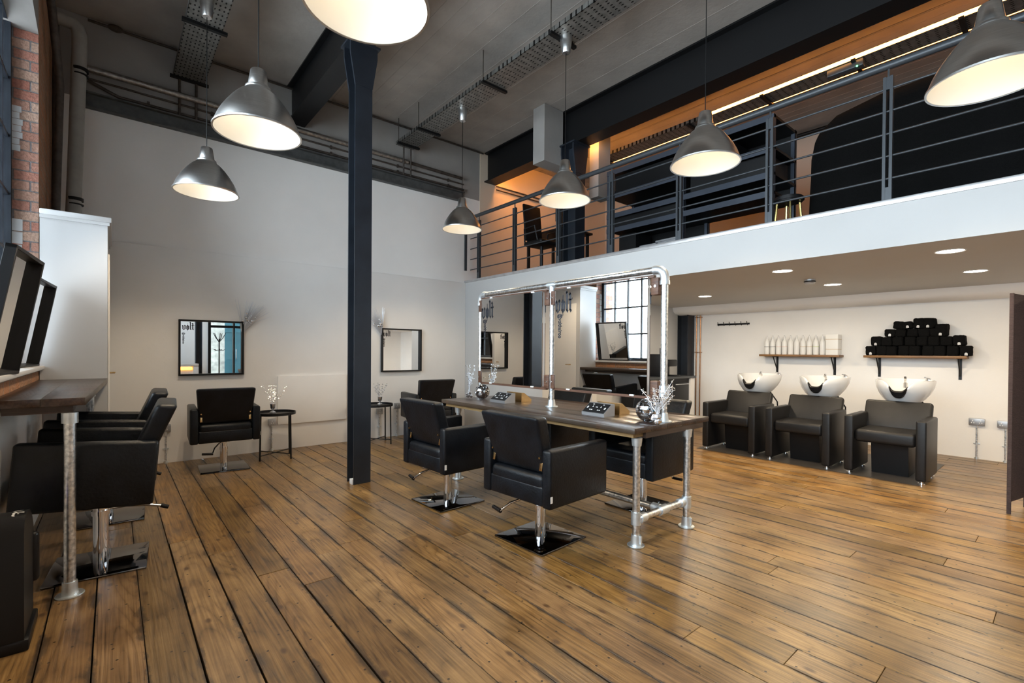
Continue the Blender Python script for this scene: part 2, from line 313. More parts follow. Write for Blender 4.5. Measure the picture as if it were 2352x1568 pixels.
# floor: individual boards
fl=MB(); fl.box((-1.0,YN-.2,-.12),(XR+.2,YB+.2,-.03),mi=1,col=(0,0,0))
x=-.242-.175*3
xs=[]
while x<XR:
    w=.175 if x<1.3 else random.uniform(.155,.175)
    xs.append((x,w)); x+=w
for x,w in xs:
    y=YN-random.uniform(0,2)
    while y<YB:
        L_=random.uniform(1.6,4.2); y2=min(y+L_,YB); c=(random.uniform(.25,1) if random.random()>.12 else -.35,random.random(),random.random())
        g=random.choice((.0015,.002,.004,.006)); dz=random.uniform(-.0012,.0012)
        if x+w<XR+.15: fl.box((x+g,max(y,YN)+.001,-.03),(x+w-.0012,y2-.001,dz),bev=.0016,seg=1,col=c,edge=(x,x+w))
        y=y2
o=fl.build('floor',['floor','gap']); struct(o)
tr=MB(); tr.box((XW-.6,YN-.2,ZC),(XR+.3,YB+.3,ZC+.2))
for k in range(46):   # board-mark ridges of the shuttered concrete
    xx=2.1+k*.19*(1+.1*math.sin(k)); 
    if xx<XR and not 4.85<xx<5.3: tr.box((xx,YN,ZC-.003),(xx+.007,YB,ZC+.01))
struct(tr.build('ceiling','ceil'))
# back wall (Y = YB)
w=MB(); w.box((XW-.5,YB,0),(XR+.3,YB+.25,3.9)); w.box((XW,YB-DN,0),(XF,YB,2.45),bev=.006); struct(w.build('wall_back','plaster'))
w=MB(); w.box((XW-.5,YB,3.9),(XF+.5,YB+.25,ZC)); struct(w.build('wall_back_upper','uplaster'))
w=MB(); w.box((XF+.5,YB,3.9),(XR+.3,YB+.25,ZC)); struct(w.build('wall_back_upper_mezzanine','plaster'))
# right wall
M['mezz']=mat('mezzanine_wall_paint',(.50,.42,.34),.8,bump=.08,bscale=30,vary=.03,vscale=2)  # tan tint puts dimmer daylight and the warm glow into the wall colour
w=MB(); w.box((XR,YN,0),(XR+.25,YB,ZM1-.02)); struct(w.build('wall_right','plaster'))
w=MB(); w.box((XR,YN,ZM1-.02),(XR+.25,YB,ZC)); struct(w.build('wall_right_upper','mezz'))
w=MB(); w.box((XF+.3,YB-.012,ZM1),(XR,YB-.001,ZC)); M['mezz2']=mat('mezzanine_end_paint',(.70,.57,.44),.8,bump=.08,bscale=30,vary=.03,vscale=2); struct(w.build('wall_mezzanine_end','mezz2'))  # thin skin over the end wall, orange glow tinted into its colour
# front wall behind the camera with door and window openings
w=MB()
for a,b in (((XW-.5,0),(2.12,ZC)),((2.12,2.5),(3.5,ZC)),((3.5,0),(XR+.3,ZC))):
    w.box((a[0],YN-.3,a[1]),(b[0],YN,b[1]))
struct(w.build('wall_front','plaster'))
# left wall with two tall window bays
def left_wall():
    a=MB()
    def seg(y0,y1,z0,z1): a.box((XW-.45,y0,z0),(XW,y1,z1))
    seg(5.42,YB,0,ZC); seg(1.30,1.62,0,ZC); seg(YN,-2.55,0,ZC)
    for y0,y1 in ((1.62,5.42),(-2.55,1.30)): seg(y0,y1,0,1.13)
    a.bm.normal_update()
    for fc in a.bm.faces: fc.material_index=1 if abs(fc.normal.y)>.5 else 0
    struct(a.build('wall_left',['brickX','brickY']))
    l=MB()
    for y0,y1 in ((1.62,5.42),(-2.55,1.30)):
        pts=[(y0,ZC),(y0,3.83)]+[(y0+(y1-y0)*k/12,3.83+.22*math.sin(PI*k/12)) for k in range(1,12)]+[(y1,3.83),(y1,ZC)]
        l.poly([(XW-.45,p[0],p[1]) for p in pts],(1,0,0),.45)
    struct(l.build('wall_left_lintel','uplaster'))
    d=MB(); d.box((XW,YN,0),(XW+.02,5.41,1.0)); struct(d.build('wall_left_lower','plaster'))
left_wall()
def window(name,y0,y1):
    o=thing(name,'','',(0,0,0)); 
    for k in ('label','category'): del o[k]
    struct(o); fr=MB(); xw=-.64
    z0,z1=1.155,4.0
    for z in (z0,z0+.08): pass
    fr.box((xw-.03,y0,z0-.02),(xw+.03,y0+.05,z1)); fr.box((xw-.03,y1-.05,z0-.02),(xw+.03,y1,z1)); fr.box((xw-.03,y0,z0-.02),(xw+.03,y1,z0+.05))
    n=round((y1-y0)/.27)
    for k in range(1,n): y=y0+(y1-y0)*k/n; fr.box((xw-.014,y-.011,z0),(xw+.014,y+.011,z1))
    for k in range(1,7): fr.box((xw-.016,y0,z0+k*.45-.012),(xw+.016,y1,z0+k*.45+.012))
    fr.build('window_frame','steelblue',o)
    g=MB(); g.box((xw-.003,y0+.02,z0),(xw+.003,y1-.02,z1)); g.build('window_pane','glass',o)
    s=MB(); s.box((xw-.02,y0+.002,1.125),(-.425,y1-.002,1.155),bev=.006); s.build('window_sill','white',o)
window('window_1',1.62,5.42); window('window_2',-2.55,1.30)
# white tape-like labels painted on the brick reveal
pt=MB()
for z0,z1 in ((2.86,3.22),(1.62,2.33)):
    for k in range(7):
        zz=z0+(z1-z0)*k/7; pt.box((-.618+random.uniform(0,.006),5.4165,zz),(-.556+random.uniform(-.014,.008),5.4195,zz+(z1-z0)/7.6))
o=pt.build('trim_1','white'); struct(o)
# solid box room under the mezzanine, slab, fascia
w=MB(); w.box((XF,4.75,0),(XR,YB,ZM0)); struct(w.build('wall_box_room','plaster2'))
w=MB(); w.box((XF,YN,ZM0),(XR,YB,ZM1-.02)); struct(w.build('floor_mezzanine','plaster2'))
w=MB(); w.box((XF-.012,YN,2.447),(XF+.12,YB-.002,2.487),bev=.002); struct(w.build('trim_2','metaltrim'))
w=MB(); w.box((XF+.12,YN,2.45),(XR,YB,2.48)); struct(w.build('floor_mezzanine_boards','black'))
w=MB(); w.poly([(7.84,YN,ZM0),(XR,YN,ZM0),(XR,YN,1.985),(8.05,YN,1.985),(7.93,YN,2.005),(7.87,YN,2.05)],(0,1,0),4.75-YN); struct(w.build('trim_3','plaster'))
w=MB(); w.box((8.13,4.54,0),(XR,4.76,2.06)); w.box((8.02,4.54,0),(8.13,4.56,2.06)); w.box((8.02,4.74,0),(8.13,4.752,2.06)); 
tag(w.build('steel_column','steelblue'),'dark steel column against the far white wall beside two copper pipes','column')
# white door frame strip on the box room wall
w=MB(); w.box((5.55,4.70,0),(5.66,4.76,2.05)); w.box((6.5,4.70,0),(6.6,4.76,2.05)); w.box((5.55,4.70,2.0),(6.6,4.76,2.08)); struct(w.build('trim_4','white'))

# front door & window behind camera
def front():
    o=thing('door_1','','',(2.8,YN,0)); del o['label'],o['category']; struct(o); b=(2.8,YN,0)
    m=MB(b)
    for x0,x1 in ((2.12,2.19),(3.43,3.5),(2.76,2.80)): m.box((x0,YN-.12,0),(x1,YN+.04,2.5))
    for z0,z1 in ((0,.09),(1.93,2.0),(2.44,2.5)): m.box((2.12,YN-.11,z0),(3.5,YN+.03,z1))
    m.build('door_frame','black',o)
    g=MB(b); g.box((2.17,YN-.05,.05),(3.45,YN-.04,2.46)); g.build('door_pane','glass',o)
    h=MB(b); h.tube([(2.83,YN+.03,1.0),(2.83,YN+.08,1.0),(2.83,YN+.08,1.3),(2.83,YN+.03,1.3)],.01); h.build('door_handle','chrome',o)
front()
m=MB(); m.box((1.7,-4.2,-.1),(2.68,-3.9,4)); m.box((-3,-6,-.12),(8,-3.3,-.02)); tag(m.build('stone_pillar','stone'),'pale rough stone pillar outside the glazed entrance, seen in the left wall mirror','pillar')
m=MB(); m.box((2.5,-4.8,0),(5.5,-4.6,4.5)); m.box((2.5,-4.6,1.86),(5.5,-4.57,1.9)); m.box((2.5,-4.6,1.6),(5.5,-4.57,1.63)); tag(m.build('building_front','teal'),'teal shop front across the way seen through the entrance glass','building')
m=MB(); m.box((1.76,-2.66,0),(1.78,-2.5,ZC)); m.box((1.9,-2.66,0),(1.92,-2.5,ZC)); m.box((1.78,-2.59,0),(1.9,-2.57,ZC)); tag(m.build('steel_column','steelblue'),'dark blue steel column beside the reception desk, seen only in the left wall mirror','column')
t=thing('reception_desk','white reception desk with an orange glowing strip, reflected in the left wall mirror','desk',(1.2,-2.2,0)); b=(1.2,-2.2,0)
m=MB(b); m.box((.55,-2.55,0),(1.72,-2.1,.78)); m.build('desk_body','white',t)
m=MB(b); m.box((.5,-2.6,.84),(1.78,-2.02,.90),bev=.004); m.box((1.66,-2.6,.6),(1.78,-2.04,.84)); m.build('desk_top','white',t)
m=MB(b); m.box((.56,-2.1,.74),(1.64,-2.06,.82)); m.build('light_strip','orange',t)
t=thing('coat_stand','black coat stand in front of the pale stone pillar, seen in the left wall mirror','coat stand',(2.36,-2.72,0)); b=(2.36,-2.72,0)
m=MB(b); m.tube([(2.36,-2.72,0),(2.36,-2.72,1.6)],.016); m.build('pole','blackm',t)
m=MB(b)
for k in range(5):
    a=k*2*PI/5+.3; c,s=math.cos(a),math.sin(a)
    m.tube([(2.36,-2.72,1.5),(2.36+.09*c,-2.72+.09*s,1.62),(2.36+.16*c,-2.72+.16*s,1.76)],.009); m.tube([(2.36,-2.72,1.28),(2.36+.1*c,-2.72+.1*s,1.26),(2.36+.15*c,-2.72+.15*s,1.3)],.008)
m.build('hook','blackm',t)
m=MB(b)
for k in range(4): a=k*PI/2; m.tube([(2.36,-2.72,.15),(2.36+.22*math.cos(a),-2.72+.22*math.sin(a),.012)],.011)
m.build('foot','blackm',t)

# ------------------------------------------------------------------ structural steel
def hcol(name,x0,x1,y0,y1,z0,z1,label,cap=True):
    m=MB(((x0+x1)/2,(y0+y1)/2,z0)); t=.014
    m.box((x0,y0,z0),(x1,y0+t,z1)); m.box((x0,y1-t,z0),(x1,y1,z1)); xm=(x0+x1)/2; m.box((xm-.006,y0+t,z0),(xm+.006,y1-t,z1))
    if cap:
        for ya,yb in ((y0,y0+t),(y1-t,y1)):
            m.poly([(x0-.001,ya-.004,z1-.42),(x0-.05,ya-.004,z1-.12),(x0-.05,ya-.004,z1-.02),(x1+.05,ya-.004,z1-.02),(x1+.05,ya-.004,z1-.12),(x1+.001,ya-.004,z1-.42)],(0,1,0),yb-ya+.008)
        m.box((x0-.07,y0-.03,z1-.02),(x1+.07,y1+.03,z1))
    return tag(m.build(name,'steelblue'),label,'column')
hcol('steel_column',1.775,1.945,4.46,4.63,0,4.27,'tall dark blue steel column rising from the floorboards in the middle of the room')
hcol('steel_column',4.95,5.15,4.52,4.76,2.48,4.24,'black steel column standing on the mezzanine behind the railing',True)
m=MB(); m.box((1.764,4.476,0),(1.852,4.54,.05),bev=.004); m.o=Vector((0,0,0)); tag(m.build('plastic_block','whitep'),'small white block at the foot of the tall steel column','block')
def ibeam(x0,x1,z0,z1,y0,y1,label):
    m=MB(((x0+x1)/2,y0,z0)); t=.02; xm=(x0+x1)/2
    m.box((x0,y0,z0),(x1,y1,z0+t)); m.box((x0,y0,z1-t),(x1,y1,z1)); m.box((xm-.05,y0,z0+t),(xm+.05,y1,z1-t))
    return tag(m.build('steel_beam','black'),label,'beam')
ibeam(1.74,1.96,4.27,4.749,YN,YB-.002,'black ceiling beam carried by the tall column')
ibeam(4.95,5.2,4.24,4.749,YN,YB-.002,'long black ceiling beam above the mezzanine railing')
# channel on back wall, cable and pipe runs
m=MB((2,YB,3.8)); m.box((-.25,YB-.03,3.815),(4.5,YB-.002,3.96)); m.box((-.25,YB-.08,3.80),(4.5,YB-.002,3.815)); m.box((-.25,YB-.08,3.945),(4.5,YB-.002,3.96)); tag(m.build('steel_channel','channel'),'grey steel channel running along the back wall below the pipes','beam')
def pipe_run(name,pts,r,mt,label,cat='pipe',clips=None):
    t=thing(name,label,cat,pts[0]); m=MB(pts[0]); m.tube(pts,r,n=14); m.build('pipe',mt,t)
    if clips:
        for c in clips: m=MB(pts[0]); m.box((c[0]-.012,c[1]-.0,c[2]-r*1.9),(c[0]+.012,c[1]+.03,c[2]+r*1.9)); m.build('clip','rust',t)
    return t
pipe_run('insulated_pipe',[(-.2,6.6,4.19),(3.45,6.6,4.18)],.034,'foilpipe','silver foil wrapped pipe along the top of the back wall')
pipe_run('iron_pipe',[(3.45,6.6,4.18),(4.45,6.6,4.17)],.024,'rust','bare brown pipe carrying on from the foil wrapped pipe')
pipe_run('conduit',[(-.2,6.63,4.10),(4.5,6.63,4.09)],.011,'rust','thin brown conduit just under the foil wrapped pipe','conduit',[(x_,6.62,4.095) for x_ in (.9,2.3,3.3,4.2)])
pipe_run('conduit',[(-.2,6.63,4.08),(.05,6.63,3.99),(4.5,6.63,4.0)],.016,'rust','lower brown conduit running just above the steel channel','conduit',[(x_,6.62,4.0) for x_ in (.3,2.3,3.3,4.2)])
pipe_run('conduit',[(-.2,6.62,4.70),(4.9,6.62,4.71)],.014,'rust','dark conduit in the corner of ceiling and back wall','conduit')
m=MB((.02,6.62,4.7)); m.sphere((.02,6.61,4.70),.045,sc=(1.5,.7,.8)); tag(m.build('junction_box','rust'),'round iron junction box on the conduit at the ceiling corner','junction box')
# window-side drain pipes
t=thing('drain_pipe','thick grey painted drain pipe rising from behind the white cupboard','pipe',(-.28,6.3,2.43)); b=(-.28,6.3,2.43)
m=MB(b); m.tube([(-.30,6.3,2.43),(-.25,6.3,4.22),(-.25,6.3,4.36),(-.265,6.3,4.42),(-.30,6.3,4.45),(-.46,6.3,4.46)],.058,n=20); m.build('pipe','drain',t)
for z in (2.75,4.02):
    m=MB(b); m.cyl((-.292+(z-2.4)*.028,6.3,z),.064,.03); m.cyl((-.292+(z-2.4)*.028,6.3,z-.05),.064,.012); m.build('collar','black',t)
pipe_run('iron_pipe',[(-.40,6.0,2.43),(-.37,6.0,3.7),(-.40,5.7,4.2),(-.42,4.6,4.5)],.03,'rust','rusty iron pipe climbing beside the thick drain pipe')
pipe_run('iron_pipe',[(-.43,6.35,2.43),(-.42,6.35,4.5)],.025,'rust','thin dark pipe against the brick behind the drain pipe')

# ------------------------------------------------------------------ cable trays
def tray(x0,x1,z,y0,y1,label,ys,hang):
    t=thing('cable_tray',label,'cable tray',((x0+x1)/2,y1,z)); b=((x0+x1)/2,y1,z)
    m=MB(b); m.box((x0,y0,z),(x1,y1,z+.003)); m.box((x0,y0,z),(x0+.003,y1,z+.05)); m.box((x1-.003,y0,z),(x1,y1,z+.05)); m.build('tray_channel','trayg',t)
    for y in ys:
        m=MB(b); m.box((x0-.03,y-.02,z-.028),(x1+.04,y+.02,z-.001)); m.build('cross_bracket','black',t)
        if hang:
            for xx in (x0-.015,x1+.02):
                m=MB(b); m.tube([(xx,y,z-.02),(xx,y,ZC-.002)],.005,n=6); m.build('threaded_rod','rust',t)
    return t
tray(.52,.82,4.40,YN,6.64,'perforated steel cable tray near the window side holding the left row of lamps',(6.6,5.4,3.2,1),False)
tray(3.26,3.55,4.40,YN,6.62,'perforated steel cable tray over the mirror table',(6.5,5.9,4.4,3.3,2.2,1.0),True)
tray(5.97,6.25,4.40,YN,4.95,'perforated cable tray over the mezzanine carrying the warm light strip',(4.9,3.4,2.45,1.53,.7),False)
m=MB((5.9,1,4.4)); m.box((5.935,-2.5,4.40),(5.968,3.1,4.425)); tag(m.build('led_strip','warm'),'glowing warm light strip along the near edge of the mezzanine cable tray','light')
m=MB((6.3,1,4.4)); m.box((6.255,-2.5,4.405),(6.275,6.3,4.42)); tag(m.build('led_strip','warm3'),'thin warm light strip along the far edge of the mezzanine cable tray','light')
m=MB((5.23,5.5,4.3)); m.box((5.202,4.3,4.30),(5.225,6.55,4.34)); tag(m.build('led_strip','warm2'),'short bright warm light strip fixed behind the long black beam at the end wall','light')  # added source, hidden by the beam, to light the mezzanine end wall
for k in range(2):
    m=MB((5.9,1,4.3)); 
for xx in (.58,.74):
    pipe_run('conduit',[(xx,6.61,3.96),(xx,6.61,4.42)],.014,'rust','vertical conduit dropping from the %s side of the window-side cable tray'%('left' if xx<.6 else 'right'),'conduit')
for xx in (3.36,3.48):
    pipe_run('conduit',[(xx,6.56,3.96),(xx,6.56,4.42)],.012,'rust','vertical conduit dropping from the %s side of the tray over the mirror table'%('left' if xx<3.4 else 'right'),'conduit')
t=thing('emergency_light','grey emergency light with a green dot fixed under the mezzanine cable tray','light',(6.05,1.7,4.3)); b=(6.05,1.7,4.3)
m=MB(b); m.box((5.98,1.45,4.32),(6.06,1.78,4.398),bev=.01); m.build('housing','rail',t)
m=MB(b); m.sphere((5.97,1.50,4.32),.009,12,8); m.build('indicator','green_led',t)
# boxed ducts
m=MB((4.8,4.87,3.98)); m.box((4.58,4.77,3.96),(4.948,5.0,4.745)); m.box((4.948,4.77,3.96),(5.6,5.0,4.235)); tag(m.build('duct_box','uplaster'),'grey boxed duct poking out beside the column under the black beam','duct')
m=MB((5.4,4.6,3.3)); m.box((5.36,4.45,3.55),(5.62,4.62,4.745)); tag(m.build('duct_box','uplaster'),'brownish boxed duct hanging just right of the mezzanine column','duct')
for k,(ya,za) in enumerate(((6.1,4.30),(6.3,4.27))):
    pipe_run('conduit',[(4.95,YB-.03,za+.28),(6.6,YB-.03,za-.25)][0:0] or [(5.2,YB-.04,4.22-.06*k),(6.9,YB-.04,4.22-.06*k)],.012,'rust','%s of two dark conduits on the orange lit end wall of the mezzanine'%('upper','lower')[k],'conduit')
pipe_run('iron_pipe',[(XR-.05,YN,4.70),(XR-.05,YB,4.70)],.03,'black','dark pipe along the top of the orange lit mezzanine wall')

# ------------------------------------------------------------------ pendant lamps
def make_lamp(loc,label,top=4.40,point=True):
    t=thing('pendant_lamp',label,'lamp',loc,0,'brushed aluminium pendant lamps')
    prof=[(.25,0),(.241,.03),(.226,.07),(.206,.11),(.180,.152),(.150,.195),(.124,.226),(.104,.246),(.082,.262),(.075,.272)]
    inner=[(.067,.272),(.078,.257),(.100,.241),(.119,.222),(.145,.187),(.175,.148),(.201,.107),(.221,.067),(.236,.028),(.245,.001),(.25,0)]
    m=MB(); m.lathe(prof+inner,n=64,mis=[0]*(len(prof))+[1]*(len(inner)-1)); m.lathe([(.244,-.003),(.254,-.003),(.254,.006),(.25,.006)],n=64,mi=0)
    m.build('lamp_shade',['alu','shadein'],t)
    m=MB(); m.lathe([(.0,.398),(.040,.398),(.045,.392),(.061,.290),(.061,.287),(.073,.287),(.0755,.280),(.0755,.270)],n=48); m.build('shade_cap','alu',t)
    m=MB(); m.lathe([(0,.27),(.066,.27)],n=32); m.cyl((0,0,.24),.022,.06,16); m.build('lamp_holder','whitep',t)
    m=MB(); m.sphere((0,0,.17),.042,sc=(1,1,1.15)); m.build('bulb','bulb',t)
    m=MB(); m.tube([(0,0,.39),(0,0,top-loc[2])],.0035,n=6); m.build('cord','black',t)
    h=top-loc[2]; m=MB(); m.lathe([(0,h-.16),(.036,h-.16),(.042,h-.15),(.061,h-.02),(.061,h-.001),(0,h-.001)],n=32); m.build('ceiling_cup','alu',t)
    return t
LAMPS=[((.637,4.987,2.689),'smallest looking pendant lamp, farthest of the left row, above the wall chair'),
((.705,3.352,2.67),'pendant lamp in the middle of the left row, just left of the tall column'),
((.791,1.876,2.709),'nearest pendant lamp cut off by the top edge, overlapping the top of the tall column'),
((3.425,5.078,2.857),'farthest pendant lamp of the right row, hanging at the left end of the railing'),
((3.415,3.26,2.789),'pendant lamp of the right row hanging before the mezzanine column'),
((3.472,1.841,2.744),'pendant lamp of the right row hanging above the table end'),
((3.48,.30,2.72),'large nearest pendant lamp cut off at the top right corner')]
l0=make_lamp(*LAMPS[0])
for loc,lab in LAMPS[1:]: make_lamp(loc,lab)
for loc,lab in LAMPS:
    ld=D.lights.new('bulb_light','POINT'); ld.energy=1.15; ld.color=(1,.86,.66); ld.shadow_soft_size=.045
    lo=D.objects.new('bulb_light',ld); COL.objects.link(lo); lo.location=(loc[0],loc[1],loc[2]+.10)
    ld=D.lights.new('bulb_beam','SPOT'); ld.energy=48; ld.color=(1,.80,.56); ld.shadow_soft_size=.045; ld.spot_size=R(126); ld.spot_blend=.5
    lo=D.objects.new('bulb_beam',ld); COL.objects.link(lo); lo.location=(loc[0],loc[1],loc[2]+.11)

# ------------------------------------------------------------------ salon chairs
def make_chair(label,raise_=0.,pitch=0.):
    t=thing('salon_chair',label,'chair',(0,0,0),0,'black leather salon chairs'); W=.32; z0=.32+raise_; z1=.687+raise_; T=.075
    for s in (-1,1):
        m=MB(); a,b=sorted((s*W,s*(W-T))); m.box((a,-.305,z0),(b,.295,z1),bev=.018,seg=3); m.build('armrest','leather',t)
    m=MB(); m.box((-W+T-.002,-.297,z0+.004),(W-T+.002,.285,z0+.13),bev=.014,seg=3)
    m.box((-W+T,-.297,z0+.10),(W-T,.285,z0+.20),bev=.035,seg=4); m.build('seat','leather',t)
    def shape(bm):
        for v in bm.verts:
            if v.co.z>z0+.4: v.co.x*=1.13; v.co.y-=.125
    m=MB(); 
    tb=bmesh.new(); bmesh.ops.create_cube(tb,size=1)
    for v in tb.verts: v.co=Vector((v.co.x*.475,v.co.y*.105-.205,z0+.385+v.co.z*.37))
    shape(tb); bmesh.ops.bevel(tb,geom=tb.edges[:],offset=.026,segments=4,profile=.6,affect='EDGES')
    for v in tb.verts:
        if v.co.z>z0+.5: v.co.z+=.012*math.cos(v.co.x*5.5)
    m.merge(tb,0); m.build('backrest','leather',t)
    for s in (-1,1):
        br=MB(); rot=Matrix.Rotation(R(-9),3,'X')
        br.box((s*.222-.012,-.282,z0+.225),(s*.222+.012,-.276,z0+.325),bev=.003,rot=rot); 
        for zz in (.24,.31): br.cyl((s*.222,-.285-(zz-.275)*.3,z0+zz),.007,.012,10,axis='y')
        br.build('bracket','brass',t)
    m=MB(); m.cyl((0,0,z0/2),.037,z0,28); m.cyl((0,0,z0-.02),.06,.03,28); m.build('hydraulic_column','chrome',t)
    m=MB(); m.box((-.228,-.228,0),(.228,.228,.014),bev=.006,seg=2); m.build('base_plate','darkchrome',t)
    if raise_: lv=[(0,-.03,z0-.085),(0,-.12,z0-.082),(0,-.22,z0-.095),(0,-.30,z0-.115)]; pd=[(0,-.29,z0-.112),(0,-.33,z0-.13)]
    else: lv=[(-.02,-.03,z0-.03),(-.06,-.12,z0-.035),(-.10,-.20,z0-.06),(-.125,-.27,z0-.105)]; pd=[(-.118,-.27,z0-.105),(-.215,-.25,z0-.10)]
    m=MB(); m.tube(lv,.008,n=10); m.build('pump_lever','chrome',t)
    m=MB(); m.tube(pd,.013,n=12); m.build('pedal','rubber',t)
    m=MB(); m.cyl((0,0,z0-.10),.043,.035,28,bev=.004); m.build('column_collar','chrome',t)
    m=MB(); m.box((W-.0005,-.300,z0+.045),(W+.0015,-.282,z0+.085)); m.build('care_tag','whitep',t)
    q=Matrix.Rotation(pitch,3,'X'); p=Vector((0,-.05,z0))
    for c in t.children:
        if c.name.split('.')[0] in ('armrest','seat','backrest','bracket','care_tag'): c.rotation_euler=(pitch,0,0); c.location=p-q@p+Vector((0,.045,0))
    return t
CH=[((2.29,2.395,0),R(-86.5),'black salon chair at the near left side of the mirror table, largest of all'),
((2.225,3.49,0),R(-87.5),'black salon chair at the far left side of the mirror table'),
((3.445,2.35,0),R(90),'black salon chair behind the near end of the mirror table'),
((3.445,3.45,0),R(91),'black salon chair mostly hidden behind the two table mirrors'),
((.93,5.995,0),R(-3.5),'black salon chair facing the left wall mirror beside a round side table'),
((3.55,6.085,0),R(-8),'black salon chair facing the right wall mirror near the room corner')]
c0=make_chair(CH[0][2]); c0.location=CH[0][0]; c0.rotation_euler=(0,0,CH[0][1])
for loc,rz,lab in CH[1:]: dup(c0,loc,rz,lab)
c1=make_chair('raised black salon chair under the window counter, the nearer one',.095,R(4.2)); c1.location=(-.055,3.765,0); c1.rotation_euler=(0,0,R(85.5))
# its base stays square to the boards
dup(c1,(-.03,4.78,0),R(87),'raised black salon chair under the window counter, the farther one')

# ------------------------------------------------------------------ window counter, cupboard, sill mirrors
t=thing('window_counter','dark stained wooden counter on galvanised pipe legs under the window','counter',(-.28,4.4,0)); b=(-.28,4.4,0)
def board_top(m,x0,x1,y0,y1,z0,z1,n,skew=None):
    for k in range(n):
        xa=x0+(x1-x0)*k/n; xb=x0+(x1-x0)*(k+1)/n; m.box((xa+.0008,y0,z0),(xb-.0008,y1,z1),bev=.003,seg=2,col=(random.random(),random.random(),random.random()))
m=MB(b)
def skew(bm):
    for v in bm.verts:
        if v.co.x>-.12 and v.co.y>5: v.co.x+=.075
m.box((-.458,3.36,1.0),(-.2804,5.41,1.04),bev=.002,col=(.3,.5,.5)); m.box((-.28,3.36,1.0),(-.11,5.41,1.04),bev=.002,col=(.42,.5,.46),jit=skew)
m.build('worktop','table',t)
m=MB(b); m.box((-.42,3.39,.962),(-.16,5.40,.999)); m.build('support_board','tableend',t)
for yy,xx in ((3.32+.07,-.172),(5.15,-.14)):
    m=MB(b); m.tube([(xx,yy,0),(xx,yy,.962)],.0245,n=20); m.build('leg','galv',t)
    m=MB(b); m.cyl((xx,yy,.935),.034,.055,20); m.build('top_socket','cast',t); m=MB(b); m.cyl((xx,yy,.005),.06,.01,28,bev=.003); m.cyl((xx,yy,.04),.034,.07,20,r2=.031); m.build('floor_flange','cast',t)
t=thing('cupboard','tall white cupboard with a moulded top standing between window and back wall','cupboard',(-.25,6.0,0)); b=(-.25,6.0,0)
m=MB(b); m.box((XW+.005,5.42,0),(-.035,YB-DN-.002,2.36)); m.build('carcass','white',t)
m=MB(b); m.box((XW+.005,5.40,2.36),(-.022,YB-DN-.002,2.385)); m.box((XW+.005,5.385,2.385),(-.008,YB-DN-.002,2.43),bev=.008); m.build('cornice','white',t)
d=MB(b); d.box((-.034,5.5,.1),(-.022,6.5,2.13),bev=.004); od=d.build('door','plaster',t)
for (ya,yb,za,zb) in ((5.5,6.5,2.02,2.13),(5.5,6.5,.1,.22),(5.5,5.6,.1,2.13),(6.4,6.5,.1,2.13)): 
    pass
h=MB(b); h.cyl((-.005,5.62,1.08),.008,.04,10,axis='x'); h.tube([(.012,5.62,1.08),(.016,5.70,1.08)],.006,n=8); h.build('door_handle','brass',od)

def volt(m,org,ux,uz,n,s,th=.001,mi=0):
    """blackletter word: strokes in letter units, mapped to the plane org + ux*x + uz*z"""
    ux=Vector(ux); uz=Vector(uz); n=Vector(n); org=Vector(org)
    P=lambda q:[org+ux*(a*s)+uz*(b_*s) for a,b_ in q]
    S=[]
    def stem(x,y0,y1,w=.185,top=True,bot=True):
        S.append([(x,y0+.08),(x,y1-.06),(x+w*.45,y1+.04),(x+w,y1-.06),(x+w,y0+.08),(x+w*.55,y0-.03)])
        if top: S.append([(x-.08,y1-.06),(x+w*.3,y1+.07),(x+w*.9,y1-.05),(x+w*.2,y1-.16)])
    # v
    stem(.06,.0,.62); stem(.40,.06,.66); S.append([(.08,.06),(.26,-.10),(.50,.06),(.42,.14),(.27,.02),(.16,.14)]); S.append([(.1,.6),(.0,.5),(.04,.44),(.16,.52)])
    # o with stroke
    stem(.70,.02,.56,top=False); stem(.98,.02,.56,top=False); S.append([(.70,.06),(.90,-.12),(1.10,.06),(.98,.12),(.90,.02),(.82,.12)]); S.append([(.70,.52),(.90,.72),(1.10,.52),(.98,.48),(.90,.56),(.82,.48)])
    S.append([(.885,-.26),(.925,-.22),(.93,.9),(.90,.96),(.87,.9)])
    # l
    stem(1.28,.0,1.12); S.append([(1.28,.06),(1.42,-.10),(1.56,.05),(1.44,.08),(1.38,.12)])
    # t
    stem(1.66,.0,1.0); S.append([(1.66,.06),(1.80,-.10),(1.94,.05),(1.82,.08),(1.76,.12)]); S.append([(1.52,.60),(1.58,.70),(1.90,.66),(2.02,.74),(1.94,.60),(1.66,.58)])
    for q in S: m.poly(P(q),n,th,mi)
def handle_text(m,org,ux,uz,n,size,length,txt='@volthairoo',mi=0):
    """text reading downwards (rotated 90 degrees clockwise)"""
    tb=text_mesh(txt,size); k_=length/max(v.co.x for v in tb.verts); ux=Vector(ux); uz=Vector(uz); n=Vector(n); org=Vector(org)
    for v in tb.verts: v.co=org+ux*v.co.y-uz*v.co.x*k_+n*.0012
    m.merge(tb,mi)
